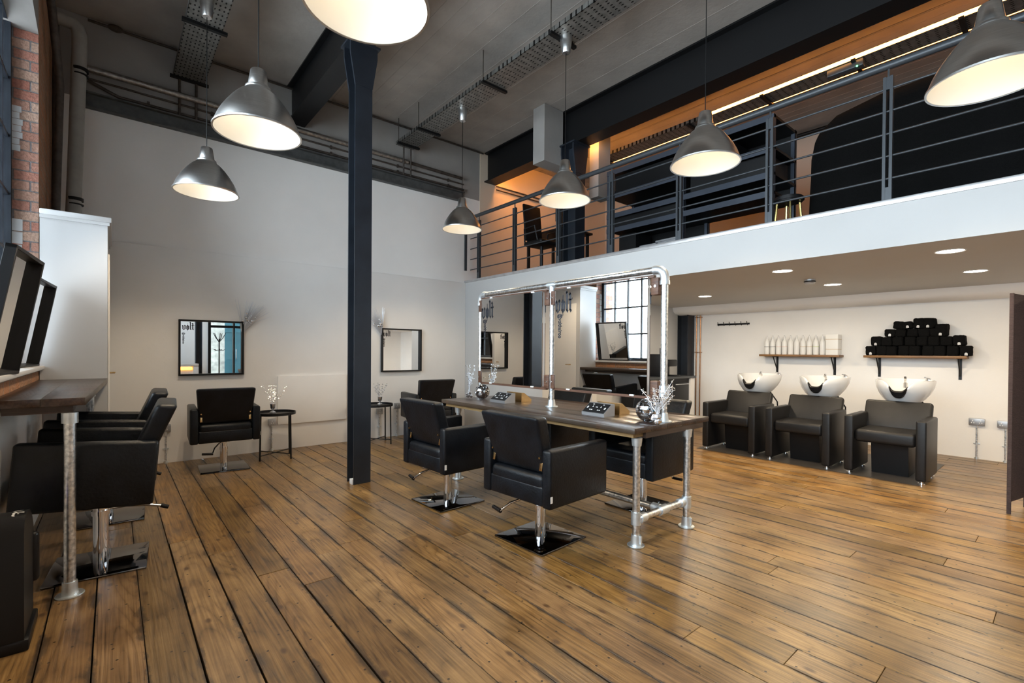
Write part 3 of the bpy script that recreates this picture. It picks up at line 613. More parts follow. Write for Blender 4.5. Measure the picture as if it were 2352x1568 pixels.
def wall_mirror(loc,label,group,w=.66,h=.65,dep=.052,rim=.019,tilt=None,nm='wall_mirror'):
    """faces local -Y, hangs from bottom centre"""
    t=thing(nm,label,'mirror',loc,0,group)
    m=MB()
    for a,b_ in (((-w/2,-dep,0),(w/2,0,rim)),((-w/2,-dep,h-rim),(w/2,0,h)),((-w/2,-dep,0),(-w/2+rim,0,h)),((w/2-rim,-dep,0),(w/2,0,h))): m.box(a,b_,bev=.002,seg=1)
    m.build('mirror_frame','black',t)
    m=MB(); m.box((-w/2+rim,-.008,rim),(w/2-rim,-.002,h-rim)); m.build('mirror_glass','mirror',t)
    m=MB(); volt(m,(-w/2+.035,-.0085,h-.115),(.9,0,0),(0,0,1.15),(0,-1,0),.066); handle_text(m,(-w/2+.04,-.0085,h-.15),(1,0,0),(0,0,1),(0,-1,0),.032,.13); m.build('lettering','text',t)
    return t
YM=YB-DN
wm=wall_mirror((.905,YM,.99),'square black framed mirror on the back wall, left of the tall column','black framed mirrors')
dup(wm,(3.375,YM,.98),0,'square black framed mirror on the back wall, right of the tall column')
sm=wall_mirror((0,0,0),'black framed mirror leaning on the window sill, the farther one','black framed mirrors',w=.60,h=.66,dep=.045,nm='wall_mirror')
sm.location=(-.522,5.06,1.157); sm.rotation_euler=(R(9.5),0,R(85.5))
s2=dup(sm,(-.482,3.63,1.157),None,'large black framed mirror leaning on the window sill at the left edge, the nearer one'); s2.rotation_euler=(R(9.5),0,R(85.5))

# ------------------------------------------------------------------ mirror table
t=thing('mirror_table','long dark stained board table on galvanised pipe legs','table',(3.08,3.03,0)); b=(3.08,3.03,0)
m=MB(b); board_top(m,2.60,3.575,1.84,4.21,.763,.80,5); m.build('tabletop','table',t)
for xa in (2.63,3.36): m=MB(b); m.box((xa,1.87,.733),(xa+.17,4.17,.7625)); m.build('support_board','raw',t)
for q in (((2.74,1.848,.722),(3.50,2.0,.7625)),((2.66,4.03,.722),(3.50,4.18,.7625))): m=MB(b); m.box(*q); m.build('end_batten','tableend',t)
LEGS=((2.69,1.885),(3.28,1.855),(2.69,4.03),(3.28,4.03))
for x_,y_ in LEGS:
    m=MB(b); m.tube([(x_,y_,0),(x_,y_,.727)],.0245,n=24); lg=m.build('leg','galv',t)
    m=MB(b); m.cyl((x_,y_,.005),.058,.010,32,bev=.003); m.cyl((x_,y_,.04),.036,.07,24,r2=.031); m.box((x_-.008,y_-.045,.02),(x_+.008,y_-.025,.075),bev=.003); m.build('floor_flange','cast',lg)
    m=MB(b); m.cyl((x_,y_,.186),.034,.085,24); m.build('tee_fitting','cast',lg)
    m=MB(b); m.cyl((x_,y_,.70),.031,.055,24,r2=.037); m.build('top_socket','cast',lg)
for q in ([(2.69,1.87,.186),(3.28,1.87,.186)],[(2.69,4.03,.186),(3.28,4.03,.186)],[(2.985,1.9,.186),(2.985,4.0,.186)]): m=MB(b); m.tube(q,.0245,n=20); m.build('stretcher','galv',t)
for y_ in (1.87,4.03):
    m=MB(b); m.cyl((2.985,y_,.186),.033,.09,24,axis='x'); m.cyl((2.985,y_+(.05 if y_<3 else -.05),.186),.033,.06,24,axis='y'); m.build('tee_fitting','cast',t)
    for x_,s_ in ((2.69,1),(3.28,-1)): m=MB(b); m.cyl((x_+s_*.045,y_,.186),.033,.06,24,axis='x'); m.build('socket_fitting','cast',t)
# pipe gantry
t=thing('mirror_gantry','galvanised pipe frame standing on the table and holding the framed mirrors','mirror frame',(3.04,3.03,.80)); b=(3.04,3.03,.80); XG=3.04; PY=(1.905,3.045,4.135); ZT=1.902
m=MB(b)
def arc(y0,sg): return [(XG,y0,ZT-.09)]+[(XG,y0+sg*(.06-.06*math.cos(a)),ZT-.06+.06*math.sin(a)) for a in (R(0),R(30),R(60),R(90))]+[(XG,y0+sg*.09,ZT)]
for i,y_ in enumerate(PY):
    u=MB(b); u.tube([(XG,y_,.80),(XG,y_,ZT-(.05 if i!=1 else .02))],.0245,n=24); u.build('upright','galv',t)
m.tube([(XG,PY[0]+.06,ZT),(XG,PY[2]-.06,ZT)],.0245,n=24); m.build('top_rail','galv',t)
for y_,s_ in ((PY[0],1),(PY[2],-1)): m=MB(b); m.tube(arc(y_,s_),.032,n=24); m.cyl((XG,y_,ZT-.10),.036,.03,24); m.build('elbow_fitting','cast',t)
m=MB(b); m.cyl((XG,PY[1],ZT),.032,.10,24,axis='y'); m.cyl((XG,PY[1],ZT-.045),.032,.06,24); m.build('tee_fitting','cast',t)
for y_ in PY: m=MB(b); m.cyl((XG,y_,.8046),.058,.008,32,bev=.002); m.cyl((XG,y_,.835),.037,.06,24,r2=.03); m.build('base_flange','cast',t)
m=MB(b); m.cyl((XG,PY[0],1.02),.033,.08,24); m.build('collar_fitting','cast',t)
def table_mirror(y0,y1,z0,z1,label):
    xc=XG; t=thing('framed_table_mirror',label,'mirror',(xc,(y0+y1)/2,z0),0,'mirrors hung in the pipe frame'); b=(xc,(y0+y1)/2,z0)
    F_=.028
    for a,c in (((xc-.017,y0,z0),(xc+.017,y1,z0+F_)),((xc-.017,y0,z1-.02),(xc+.017,y1,z1))): m=MB(b); m.box(a,c,bev=.002,seg=1); m.build('frame_rail','frame',t)
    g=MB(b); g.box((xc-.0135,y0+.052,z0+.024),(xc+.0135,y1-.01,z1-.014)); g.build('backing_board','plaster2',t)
    for s in (-1,1):
        g=MB(b); g.box((xc+s*.0175-.003,y0+.05,z0+.022),(xc+s*.0175+.003,y1-.008,z1-.012)); og=g.build('mirror_glass','mirror',t)
        xs_=xc+s*.0212; w_=y1-y0
        l=MB(b)
        if s<0: volt(l,(xs_,y1-.02,z1-.212),(0,-.86,0),(0,0,1.3),(-1,0,0),.118); handle_text(l,(xs_,y1-.058,z1-.232),(0,-1,0),(0,0,1),(-1,0,0),.060,.215)
        else: volt(l,(xs_,y0+.04,z1-.215),(0,.8,0),(0,0,1.22),(1,0,0),.118); handle_text(l,(xs_,y0+.07,z1-.25),(0,1,0),(0,0,1),(1,0,0),.056,.225)
        l.build('lettering','text',t)
    for yy,s in ((y0,-1),(y1,1)):
        for zz in (z0+.075,z1-.085):
            k=MB(b); e=.045 if (yy==y0) else .03; ya,yb=sorted((yy-s*.014,yy+s*e)); k.box((xc-.03,ya,zz-.062),(xc+.03,yb,zz+.062),bev=.003); ok=k.build('clamp_block','frame',t)
            q=MB(b); q.cyl((xc-.033,(yy+yy+s*e)/2,zz),.009,.01,12,axis='x',bev=.002); q.build('bolt','chrome',ok)
    for yy in (y0+.18,y1-.18):
        for zz in (z0+.018,z1-.012): m=MB(b); m.box((xc-.026,yy-.02,zz-.006),(xc-.02,yy+.02,zz+.006),bev=.001); m.build('glass_clip','whitep',t)
table_mirror(1.985,3.005,.955,1.866,'framed mirror on the right half of the pipe frame, reflecting the window')
table_mirror(3.105,4.105,.95,1.868,'framed mirror on the left half of the pipe frame, reflecting the steel column')
# socket wedges
def socket_unit(x,y,s,mt,label):
    t=thing('socket_box',label,'power socket',(x,y,.8006),0,'wedge shaped socket boxes on the table')
    L_=.112; m=MB(); m.poly([(0,-L_,0),(-s*.13,-L_,0),(-s*.135,-L_,.022),(-s*.035,-L_,.092),(0,-L_,.092)],(0,1,0),2*L_); m.build('housing',mt,t)
    a=Vector((-s*.133,0,.026)); bb=Vector((-s*.038,0,.090)); d=(bb-a); n=Vector((-s*abs(d.z),0,abs(d.x))).normalized()
    def face(u,v,hw,hh,th,nm,mtt,par):
        c=a+d*v+n*.0003; dn=d.normalized(); mm=MB(); mm.poly([tuple(c+dn*(-hh)+Vector((0,u-hw,0))),tuple(c+dn*hh+Vector((0,u-hw,0))),tuple(c+dn*hh+Vector((0,u+hw,0))),tuple(c+dn*(-hh)+Vector((0,u+hw,0)))],tuple(n),th); return mm.build(nm,mtt,par)
    pl_=face(0,.5,.106,.055,.002,'socket_panel','black',t)
    mm=MB(); c=a+d*.5+n*.0026; dn=d.normalized()
    for u,v,hw,hh in ((-.085,.0,.006,.010),(.085,.0,.006,.010),(-.04,.012,.0035,.007),(.04,.012,.0035,.007),(-.047,-.026,.006,.004),(-.030,-.026,.006,.004),(.047,-.026,.006,.004),(.030,-.026,.006,.004),(0,.008,.010,.003),(-.05,.040,.007,.0035),(.05,.040,.007,.0035)):
        cc=c+dn*v+Vector((0,u,0)); mm.poly([tuple(cc+dn*(-hh)+Vector((0,-hw,0))),tuple(cc+dn*hh+Vector((0,-hw,0))),tuple(cc+dn*hh+Vector((0,hw,0))),tuple(cc+dn*(-hh)+Vector((0,hw,0)))],tuple(n),.001)
    mm.build('socket_hole','ink',pl_)
socket_unit(3.0,2.42,1,'socket','silver wedge socket box on the table before the right mirror')
socket_unit(3.06,2.42,-1,'brass','brass wedge socket box behind the silver one by the right mirror')
socket_unit(2.985,3.60,1,'socket','silver wedge socket box on the table before the left mirror')
socket_unit(3.065,3.60,-1,'brass','brass wedge socket box behind the silver one by the left mirror')
# disco balls
def disco(loc,r,label):
    t=thing('disco_ball',label,'disco ball',loc,0,'mirrored disco balls'); m=MB(); m.sphere((0,0,r),r*.985,28,18); m.build('ball_core','black',t)
    m=MB(); rows=22; rg=random.Random(3)
    for i in range(rows):
        th=PI*(i+.5)/rows; n=max(4,int(2*PI*math.sin(th)*r/(PI*r/rows)))
        for k in range(n):
            ph=2*PI*k/n; nn=Vector((math.sin(th)*math.cos(ph),math.sin(th)*math.sin(ph),math.cos(th)))
            nn=(nn+Vector((rg.uniform(-.05,.05),rg.uniform(-.05,.05),rg.uniform(-.05,.05)))).normalized()
            u=nn.cross(Vector((0,0,1))).normalized(); v=nn.cross(u); h=PI*r/rows*.44; c=Vector((math.sin(th)*math.cos(ph),math.sin(th)*math.sin(ph),math.cos(th)))*r+Vector((0,0,r))
            m.poly([tuple(c+u*h+v*h),tuple(c-u*h+v*h),tuple(c-u*h-v*h),tuple(c+u*h-v*h)],tuple(nn),r*.015)
    m.build('mirror_tile','tile',t,flat=True)
disco((2.955,1.98,.80),.083,'larger disco ball on the table at the foot of the near mirror pipe')
disco((2.955,3.985,.80),.077,'smaller looking disco ball on the far end of the table')
# silver twigs
def twigs(loc,h,label,seed,vase=False,n=9,spread=.5,lean=(0,0)):
    rg=random.Random(seed); t=thing('silver_twig_ornament',label,'ornament',loc,0,'silver twig ornaments')
    m=MB(); 
    if vase: m.lathe([(0,0),(.034,0),(.036,.02),(.012,.035),(.012,.05),(.028,.075),(.034,.12)],n=16); 
    else:
        for k in range(16):
            a=rg.uniform(0,2*PI); m.sphere((.022*math.cos(a),.022*math.sin(a),.022+rg.uniform(0,.04)),rg.uniform(.012,.022),6,4,sc=(1,rg.uniform(.6,1.2),rg.uniform(.7,1.3)))
    m.build('ornament_base','silver',t,flat=True)
    st=MB(); lf=MB(); z0=.06
    for k in range(n):
        a=rg.uniform(0,2*PI); sp=rg.uniform(.15,1)*spread; H=h*rg.uniform(.6,1); p=[Vector((0,0,z0))]; N_=7
        for i in range(1,N_+1):
            q=i/N_; p.append(Vector((math.cos(a)*sp*H*q**1.2+lean[0]*H*q+rg.uniform(-.006,.006),math.sin(a)*sp*H*q**1.2+lean[1]*H*q+rg.uniform(-.006,.006),z0+H*q*(1-.25*sp*q))))
        st.tube(p,[.0028*(1-.6*i/N_) for i in range(N_+1)],n=5)
        for i in range(3,N_+1):
            for j in range(3):
                c=p[i]+Vector((rg.uniform(-.018,.018),rg.uniform(-.018,.018),rg.uniform(-.015,.015))); r_=rg.uniform(.003,.0065)
                lf.sphere(tuple(c),r_,6,4,sc=(1.4,1,.7)); st.tube([p[i],c],.0011,n=4)
    st.build('twig','twig',t); o=lf.build('foil_leaf','silver',t,flat=True); o['kind']='stuff'
    return t
twigs((2.885,1.86,.8006),.27,'full silver twig ornament at the near corner of the mirror table',5,n=13,spread=.75)
twigs((2.87,4.10,.8006),.30,'slim silver twig ornament at the far end of the mirror table',8,n=7,spread=.35)

# ------------------------------------------------------------------ side tables with vases
def side_table(loc,label):
    t=thing('side_table',label,'table',loc,0,'round black tray tables'); r=.225; H=.54
    m=MB(); m.lathe([(0,H-.02),(r-.004,H-.02),(r,H-.018),(r,H+.012),(r-.006,H+.012),(r-.006,H-.012),(0,H-.012)],n=48); m.build('tray','blackm',t)
    for k in range(4):
        a=R(33)+k*PI/2; c,s=math.cos(a),math.sin(a); m=MB(); m.tube([(c*r*1.03,s*r*1.03,0),(c*r*.985,s*r*.985,H+.004)],.0095,n=10); m.build('leg','blackm',t)
    m=MB()
    for k in range(2): a=R(33)+k*PI/2; c,s=math.cos(a)*r,math.sin(a)*r; m.tube([(c,s,.06),(-c,-s,.06)],.006,n=8)
    m.build('cross_brace','blackm',t); return t
st=side_table((1.50,6.20,0),'round black tray side table left of the tall column')
dup(st,(2.83,6.30,0),0,'round black tray side table partly hidden by the tall column')
twigs((1.47,6.20,.5285),.32,'silver twig spray in a small vase on the side table left of the column',11,True,n=7,spread=.55)
twigs((2.87,6.28,.5285),.30,'silver twig spray in a small vase on the side table right of the column',12,True,n=7,spread=.5)
# silver grass sprays behind the wall mirrors
def spray(loc,ang,label,seed):
    rg=random.Random(seed); t=thing('silver_grass_spray',label,'ornament',loc,0,'silver grass sprays'); m=MB()
    for k in range(70):
        a=R(ang+rg.gauss(0,13)); L_=rg.uniform(.24,.43); y=rg.uniform(-.03,.005); m.tube([(0,-.012,0),(math.sin(a*.8)*L_*.5,y-.015,math.cos(a*.8)*L_*.5),(math.sin(a)*L_,y*2-.02,math.cos(a)*L_)],[.003,.0024,.001],n=4)
    o=m.build('grass_stem','twig',t); o['kind']='stuff'
    for k in range(9):
        m=MB(); a=R(ang+rg.gauss(0,14)); L_=rg.uniform(.13,.25); m.sphere((math.sin(a)*L_,-.045,math.cos(a)*L_),rg.uniform(.011,.017),12,8); m.build('bauble','silver',t)
spray((1.22,YM-.01,1.50),22,'silver grass and baubles tucked behind the top right corner of the left wall mirror',4)
spray((3.055,YM-.01,1.52),-22,'silver grass and baubles tucked behind the left side of the right wall mirror',6)

# ------------------------------------------------------------------ back wall fittings
m=MB((2.07,YM,.33)); m.box((1.63,YM-.035,.33),(2.52,YM-.001,.955),bev=.003); tag(m.build('heating_panel','plaster'),'large flat white heating panel on the back wall behind the column','heater')
def wall_socket(loc,rz,h,label,double=True,pipe=True):
    """faces local -Y, loc at floor below it"""
    t=thing('wall_socket',label,'power socket',loc,rz,'metal wall sockets'); w=.073 if double else .045
    m=MB(); m.box((-w,-.042,h-.043),(w,0,h+.043),bev=.006); bx=m.build('socket_plate','socket',t)
    m=MB()
    for s in ((-1,1) if double else (0,)):
        for a,c in ((0,.014),(-.011,-.012),(.011,-.012)): m.box((s*.036+a-.004,-.0435,h+c-.007),(s*.036+a+.004,-.042,h+c+.007))
    m.build('socket_switch','whitep',bx)
    if pipe:
        m=MB(); m.tube([(0,-.018,0),(0,-.018,h-.04)],.0105,n=12); m.build('conduit','galv',t)
        m=MB(); m.cyl((0,-.018,h*.42),.014,.02,12); m.box((-.03,-.012,h*.42-.006),(.03,0,h*.42+.006),bev=.002); m.build('saddle_clip','cast',t); m=MB(); m.cyl((0,-.018,.012),.02,.024,12); m.build('floor_collar','cast',t)
    return t
ws=wall_socket((.46,YM,0),0,.40,'metal socket on a conduit low on the back wall beside the window chairs',False)
wall_socket((1.56,YM,0),0,.37,'metal socket on a conduit on the back wall behind the left side table',False)
wall_socket((3.02,YM,0),0,.40,'metal socket on a conduit behind the side table right of the column',False)
wall_socket((3.30,YM,0),0,.46,'thin metal conduit socket between the right side table and the corner chair',False)
wall_socket((XR,.77,0),R(-90),.465,'double metal socket on a conduit on the white wall right of the basins')
wall_socket((XR,.52,0),R(-90),.46,'metal socket on a conduit half hidden behind the brown folding screen')
wall_socket((XR,2.66,0),R(-90),.62,'metal socket on the white wall between the first and second basin chairs',True)

# ------------------------------------------------------------------ basin chairs
def basin_chair(yc,label):
    t=thing('backwash_unit',label,'basin chair',(6.12,yc,0),0,'backwash basin chairs'); W=.345
    for s in (-1,1):
        a,b_=sorted((s*W,s*(W-.085))); m=MB(); m.box((0,a,.035),(.60,b_,.635),bev=.018,seg=3); m.build('armrest','leather2',t)
        for xx in (.05,.54):
            m=MB(); m.cyl((xx,s*(W-.042),.008),.03,.016,20,bev=.004); m.cyl((xx,s*(W-.042),.026),.013,.024,14); m.build('foot','chrome',t)
    m=MB(); m.box((.03,-W+.087,.355),(.52,W-.087,.49),bev=.035,seg=4); m.build('seat','leather2',t)
    m=MB(); rot=Matrix.Rotation(R(24),3,'Y'); m.box((.50,-.30+.0,.46),(.58,.30,.80),bev=.028,seg=4,rot=rot,piv=(.52,0,.46)); m.build('backrest','leather2',t)
    m=MB(); m.poly([(.30,-.16,.0),(.62,-.16,.0),(.66,-.16,.36),(.26,-.16,.36)],(0,1,0),.32); m.build('pedestal','black',t)
    m=MB(); m.tube([(.75,0,.0),(.75,0,.68)],.05,n=20); m.box((.66,-.10,0),(.95,.10,.03),bev=.008); m.build('basin_stand','chrome',t)
    # bowl: rim ellipse, neck notch towards the front (-x)
    m=MB(); tb=bmesh.new(); n=56; cx=.98; rings=[]
    prof=[(.22,-.03),(.50,.012),(.70,.07),(.86,.135),(.965,.205),(.995,.265),(.985,.285),(.95,.288),(.915,.26),(.86,.175),(.70,.095),(.40,.05),(.02,.045)]
    for r_,z in prof:
        ring=[]
        for k in range(n):
            a=2*PI*k/n; c,s=math.cos(a),math.sin(a); zz=z
            X_=.33*r_*c; Y_=.275*r_*s
            nt_=1/(1+(abs(a-PI)/.33)**4)   # dip for the neck
            if r_>.84: zz=z-nt_*.125*((z-.15)/.135 if z>.15 else 0)
            if c<0: X_*=1.0+.10*(z/.285)
            zz+= -.05*(c if c>0 else 0)*0
            ring.append(tb.verts.new((cx+X_-.22*(.285-z)*1.3,Y_,.715+zz)))
        rings.append(ring)
    for a,b_ in zip(rings,rings[1:]):
        for k in range(n): tb.faces.new((a[k],a[(k+1)%n],b_[(k+1)%n],b_[k]))
    tb.faces.new(rings[0][::-1]); m.merge(tb,0); bo=m.build('basin','porc',t,ang=60)
    m=MB(); tb=bmesh.new(); R0=[]
    for k in range(-9,10):
        a=PI+k*.034; c,s=math.cos(a),math.sin(a); nt_=1/(1+(abs(a-PI)/.33)**4); q=max(0,1-(k/9.5)**2)**.5; z=.715+.285-nt_*.125; xo=cx+.33*c*1.10; yo=.275*s
        R0.append([tb.verts.new(p) for p in ((xo+.035,yo,z+.004),(xo-.004,yo*1.0,z+.012),(xo-.022,yo,z-.004),(xo-.016+.012*q,yo*.97,z-.055*q-.006),(xo+.02,yo*.96,z-.06*q-.012))])
    for a_,b_ in zip(R0,R0[1:]):
        for e in range(4): tb.faces.new((a_[e],a_[e+1],b_[e+1],b_[e]))
    m.merge(tb,0); m.build('neck_rest','rubber',bo)
    m=MB(); m.cyl((cx+.12,.02,.93),.022,.06,16); m.tube([(cx+.12,.02,.94),(cx+.10,.02,1.0),(cx+.05,.01,1.025),(cx+.0,0,1.0)],.013,n=12); m.build('mixer_tap','chrome',t)
    m=MB(); m.cyl((cx+.22,-.17,1.005),.026,.03,16); m.tube([(cx+.22,-.17,1.02),(cx+.16,-.15,1.03)],.007,n=8); m.build('tap_lever','chrome',t)
    m=MB(); m.tube([(.93,-.16,.76),(1.02,-.22,.62),(1.08,-.21,.45),(1.06,-.19,.2)],.009,n=8); m.build('hose','rubber',t)
    return t
for yc,lab in ((2.90,'backwash chair with white basin farthest from the folding screen'),(2.09,'middle backwash chair with white basin'),(1.27,'backwash chair with white basin nearest to the folding screen')):
    basin_chair(yc,lab)
m=MB((7,2.1,0)); m.box((6.08,.97,.0016),(7.5,3.3,.004)); tag(m.build('floor_mat','matt'),'dark thin mat on the floorboards under the three basin chairs','mat')

# ------------------------------------------------------------------ wall shelves, bottles, towels, hooks
def wall_shelf(y0,y1,label,by):
    t=thing('wall_shelf',label,'shelf',(XR,(y0+y1)/2,1.25)); b=(XR,(y0+y1)/2,1.25); m=MB(b); m.box((XR-.22,y0,1.25),(XR-.001,y1,1.282),bev=.004); m.build('shelf_board','shelfwood',t)
    for y in by:
        m=MB(b); m.box((XR-.006,y-.016,.98),(XR-.001,y+.016,1.249)); m.box((XR-.19,y-.016,1.243),(XR-.006,y+.016,1.249)); m.tube([(XR-.17,y,1.24),(XR-.01,y,1.03)],.009,n=6); m.build('bracket','blackm',t)
wall_shelf(2.19,3.30,'oak wall shelf holding the row of white bottles',(3.10,2.30))
wall_shelf(.85,1.90,'oak wall shelf holding the heap of black towels',(1.76,.93))
def bottle(loc,label,band):
    t=thing('bottle',label,'bottle',loc,0,'white pump bottles on the wall shelf')
    m=MB(); m.lathe([(0,0),(.036,0),(.039,.006),(.039,.17),(.034,.20),(.018,.235),(.014,.245),(.014,.262),(0,.262)],n=20); m.build('bottle_body','bottle',t)
    m=MB(); m.lathe([(.016,.256),(.016,.278),(.006,.28),(.006,.298),(0,.298)],n=12); m.tube([(0,0,.296),(-.03,0,.293)],.005,n=6); m.build('pump','whitep',t)
    if band: m=MB(); m.lathe([(.0395,.118),(.0398,.118),(.0398,.124),(.0395,.124)],n=20); m.build('label_band',band,t)
bands=['text','text','pink','pink',None,None,'tan','tan','green',None]; bn=['black','black','pink','pink','no','no','tan','tan','green','no']
ordn=['first','second','third','fourth','fifth','sixth','seventh','eighth','ninth','tenth']
for k in range(10):
    bottle((XR-.12,3.215-k*.0875,1.2825),'white bottle with %s band, %s from the left on the shelf'%(bn[k],ordn[k]),bands[k])
m=MB((XR-.12,2.3,1.283))
t=thing('product_box','white product carton with thin tan lines at the right end of the bottle shelf','box',(XR-.12,2.29,1.2825))
m=MB(); m.box((-.08,-.08,0),(.08,.075,.30),bev=.002); m.build('carton','bottle',t)
m=MB(); 
for z in (.08,.225): m.box((-.0812,-.081,z),(.0812,.076,z+.006))
m.build('printed_line','tan',t)
# towels
def roll(w,h,d,seed):
    rg=random.Random(seed); tb=bmesh.new(); bmesh.ops.create_cube(tb,size=1)
    for v in tb.verts: v.co=Vector((v.co.x*d,v.co.y*w*(1+rg.uniform(-.05,.05)),(v.co.z+.5)*h*(1+rg.uniform(-.05,.04))))
    bmesh.ops.bevel(tb,geom=tb.edges[:],offset=.02,segments=4,profile=.5,affect='EDGES'); bmesh.ops.subdivide_edges(tb,edges=[e for e in tb.edges if e.calc_length()>.05],cuts=2,use_grid_fill=True)
    for v in tb.verts: v.co+=Vector((rg.uniform(-1,1),rg.uniform(-1,1),rg.uniform(-1,1)))*.0038
    return tb
TW=[]   # (y, z0, h, tilt, tag?)
zs=1.2825
for k in range(9): TW.append((1.83-k*.121,zs,.13,0,k in (0,8)))
for k in range(8): TW.append((1.765-k*.121,zs+.130,.13 if k in(0,7) else .12,(-4 if k==7 else 0),k in (0,7)))
for k in range(5): TW.append((1.62-k*.119,zs+.250 if k else zs+.252,.105,0,k==0))
TW.append((1.53,zs+.356,.10,8,False)); TW.append((1.43,zs+.358,.095,-10,True))
TW.append((1.315,zs+.357,.13,0,True)); TW.append((1.21,zs+.357,.13,0,True)); TW.append((1.095,zs+.252,.155,0,True))
rows={0:'bottom',1:'second',2:'third',3:'top'}
cnt={}
for i,(y,z,h,tl,tg) in enumerate(TW):
    r_=0 if z<zs+.1 else 1 if z<zs+.2 else 2 if z<zs+.3 else 3; cnt[r_]=cnt.get(r_,0)+1
    t=thing('rolled_towel','rolled black towel%s, %s layer of the heap, %s from left'%(' with white tag' if tg else '',rows[r_],ordn[cnt[r_]-1]),'towel',(XR-.12,y,z),0,'rolled black towels on the wall shelf')
    t.rotation_euler=(R(tl+(random.uniform(-2.5,2.5) if r_ else 0)),0,R(random.uniform(-7,7)))
    m=MB(); m.merge(roll(.113,h,.17,i),0); m.build('towel_roll','towel',t)
    if tg: m=MB(); m.cyl((-.089,0,.028),.014,.004,16,axis='x'); m.box((-.091,-.014,.008),(-.087,.014,.028)); m.build('towel_tag','ink',t)
t=thing('coat_hook_rail','black six hook rail on the white wall left of the bottle shelf','hook rail',(XR,3.82,1.79)); b=(XR,3.82,1.79)
m=MB(b); m.box((XR-.012,3.545,1.785),(XR-.001,4.10,1.815)); m.build('rail','blackm',t)
for k in range(6):
    y=3.57+k*.1; m=MB(b); m.tube([(XR-.012,y,1.80),(XR-.05,y,1.805),(XR-.06,y,1.84)],.006,n=6); m.tube([(XR-.012,y,1.803),(XR-.03,y,1.775),(XR-.04,y,1.79)],.004,n=6); m.build('hook','blackm',t)
for y,lr in ((4.487,'left'),(4.411,'right')):
    t=thing('copper_pipe','%s one of two thin copper pipes beside the dark column on the far wall'%lr,'pipe',(XR-.03,y,0)); m=MB(); m.tube([(0,0,0),(0,0,1.99)],.011,n=12); m.build('pipe','copper',t)
    m=MB(); m.box((-.014,-.025,1.30),(.028,.025,1.312)); m.box((-.014,-.025,1.94),(.028,.025,1.955)); m.build('pipe_clip','copper',t)
# coffee counter
t=thing('drinks_cabinet','dark grey cabinet with a dark top standing in the corner by the far column','cabinet',(7,4.4,0)); b=(7,4.4,0)
m=MB(b); m.box((6.25,4.22,0),(7.5,4.68,.865)); m.build('carcass','black',t)
m=MB(b); m.box((6.2,4.17,.87),(7.66,4.69,.905),bev=.003); m.build('worktop','rail',t)
m=MB(b); m.box((7.5,4.19,0),(7.63,4.68,.868)); m.build('side_panel','plaster',t)
m=MB(b); m.box((6.98,4.20,.08),(7.46,4.219,.80),bev=.002); dd=m.build('door','blackm',t)
m=MB(b); m.tube([(7.02,4.185,.775),(7.42,4.185,.775)],.007,n=8); m.build('handle','chrome',dd)
m=MB(b); m.tube([(6.93,4.185,.45),(6.93,4.185,.80)],.006,n=8); m.build('handle','chrome',t)
t=thing('coffee_machine','black coffee machine on the drinks cabinet','coffee machine',(7.0,4.42,.905)); b=(7.0,4.42,.905)
m=MB(b); m.box((6.78,4.30,.906),(6.98,4.6,1.27),bev=.01); m.box((6.98,4.34,.906),(7.10,4.6,1.12),bev=.01); m.build('machine_body','rubber',t)
m=MB(b); m.box((6.96,4.28,1.07),(7.24,4.6,1.18),bev=.02); m.build('brew_head','rubber',t)
m=MB(b); m.box((7.06,4.24,.906),(7.26,4.44,.925),bev=.006); m.build('drip_tray','rubber',t)
m=MB(b); m.cyl((6.86,4.34,1.32),.035,.10,16); m.build('bean_hopper','rack',t)

# downlights, smoke alarm
DL=((5.07,.64),(5.10,1.88),(6.46,.63),(6.52,1.85),(6.57,3.46),(5.12,3.46),(5.07,-.9),(6.46,-.9))
dn_=['recessed downlight nearest the fascia above the folding screen','recessed downlight in the mezzanine underside near the smoke alarm, on the fascia side','recessed downlight toward the back wall above the folding screen','recessed downlight between the smoke alarm and the back wall','recessed downlight farthest away near the copper pipes']
for k,(x_,y_) in enumerate(DL):
    t=thing('downlight',dn_[k] if k<5 else 'recessed downlight hidden from view, %s'%('behind the mirrors','behind the screen near the fascia','behind the screen near the wall')[k-5],'light',(x_,y_,ZM0),0,'recessed downlights')
    m=MB(); m.lathe([(.082,-.001),(.092,-.006),(.098,-.001)],n=36); m.build('trim_ring','white',t); m=MB(); m.lathe([(0,-.003),(.083,-.003)],n=36); m.build('diffuser','spot',t)
    ld=D.lights.new('downlight_glow','AREA'); ld.shape='DISK'; ld.size=.15; ld.energy=14; ld.color=(1,.80,.55); lo=D.objects.new('downlight_glow',ld); COL.objects.link(lo); lo.location=(x_,y_,ZM0-.008)
t=thing('smoke_alarm','grey smoke alarm on the underside of the mezzanine','smoke alarm',(5.92,1.9,ZM0)); m=MB(); m.lathe([(0,-.048),(.045,-.045),(.055,-.03),(.055,0)],n=28); m.build('alarm_body','socket',t); m=MB(); m.lathe([(.0555,-.03),(.058,-.028),(.058,-.018),(.0555,-.016)],n=28); m.build('alarm_grille','black',t)

# folding screen
t=thing('folding_screen','dark brown woven folding screen at the right edge','screen',(5.75,.2,0))
b=(5.75,.2,0); pts=[(5.60,.333),(5.97,.25),(5.72,-.12),(6.05,-.36)]
for i in range(3):
    a=Vector((*pts[i],0)); c=Vector((*pts[i+1],0)); d=(c-a).normalized(); n=Vector((-d.y,d.x,0)); L_=(c-a).length
    m=MB(b); q=[a+n*-.011,c+n*-.011,c+n*.011,a+n*.011]; m.poly([(p.x,p.y,.10) for p in q],(0,0,1),1.70); op=m.build('panel','divider',t)
    m=MB(b)
    for e in (a+d*.012,c-d*.012): m.box((e.x-.013,e.y-.013,0),(e.x+.013,e.y+.013,1.805),bev=.003)
    m.build('post','divider',op)

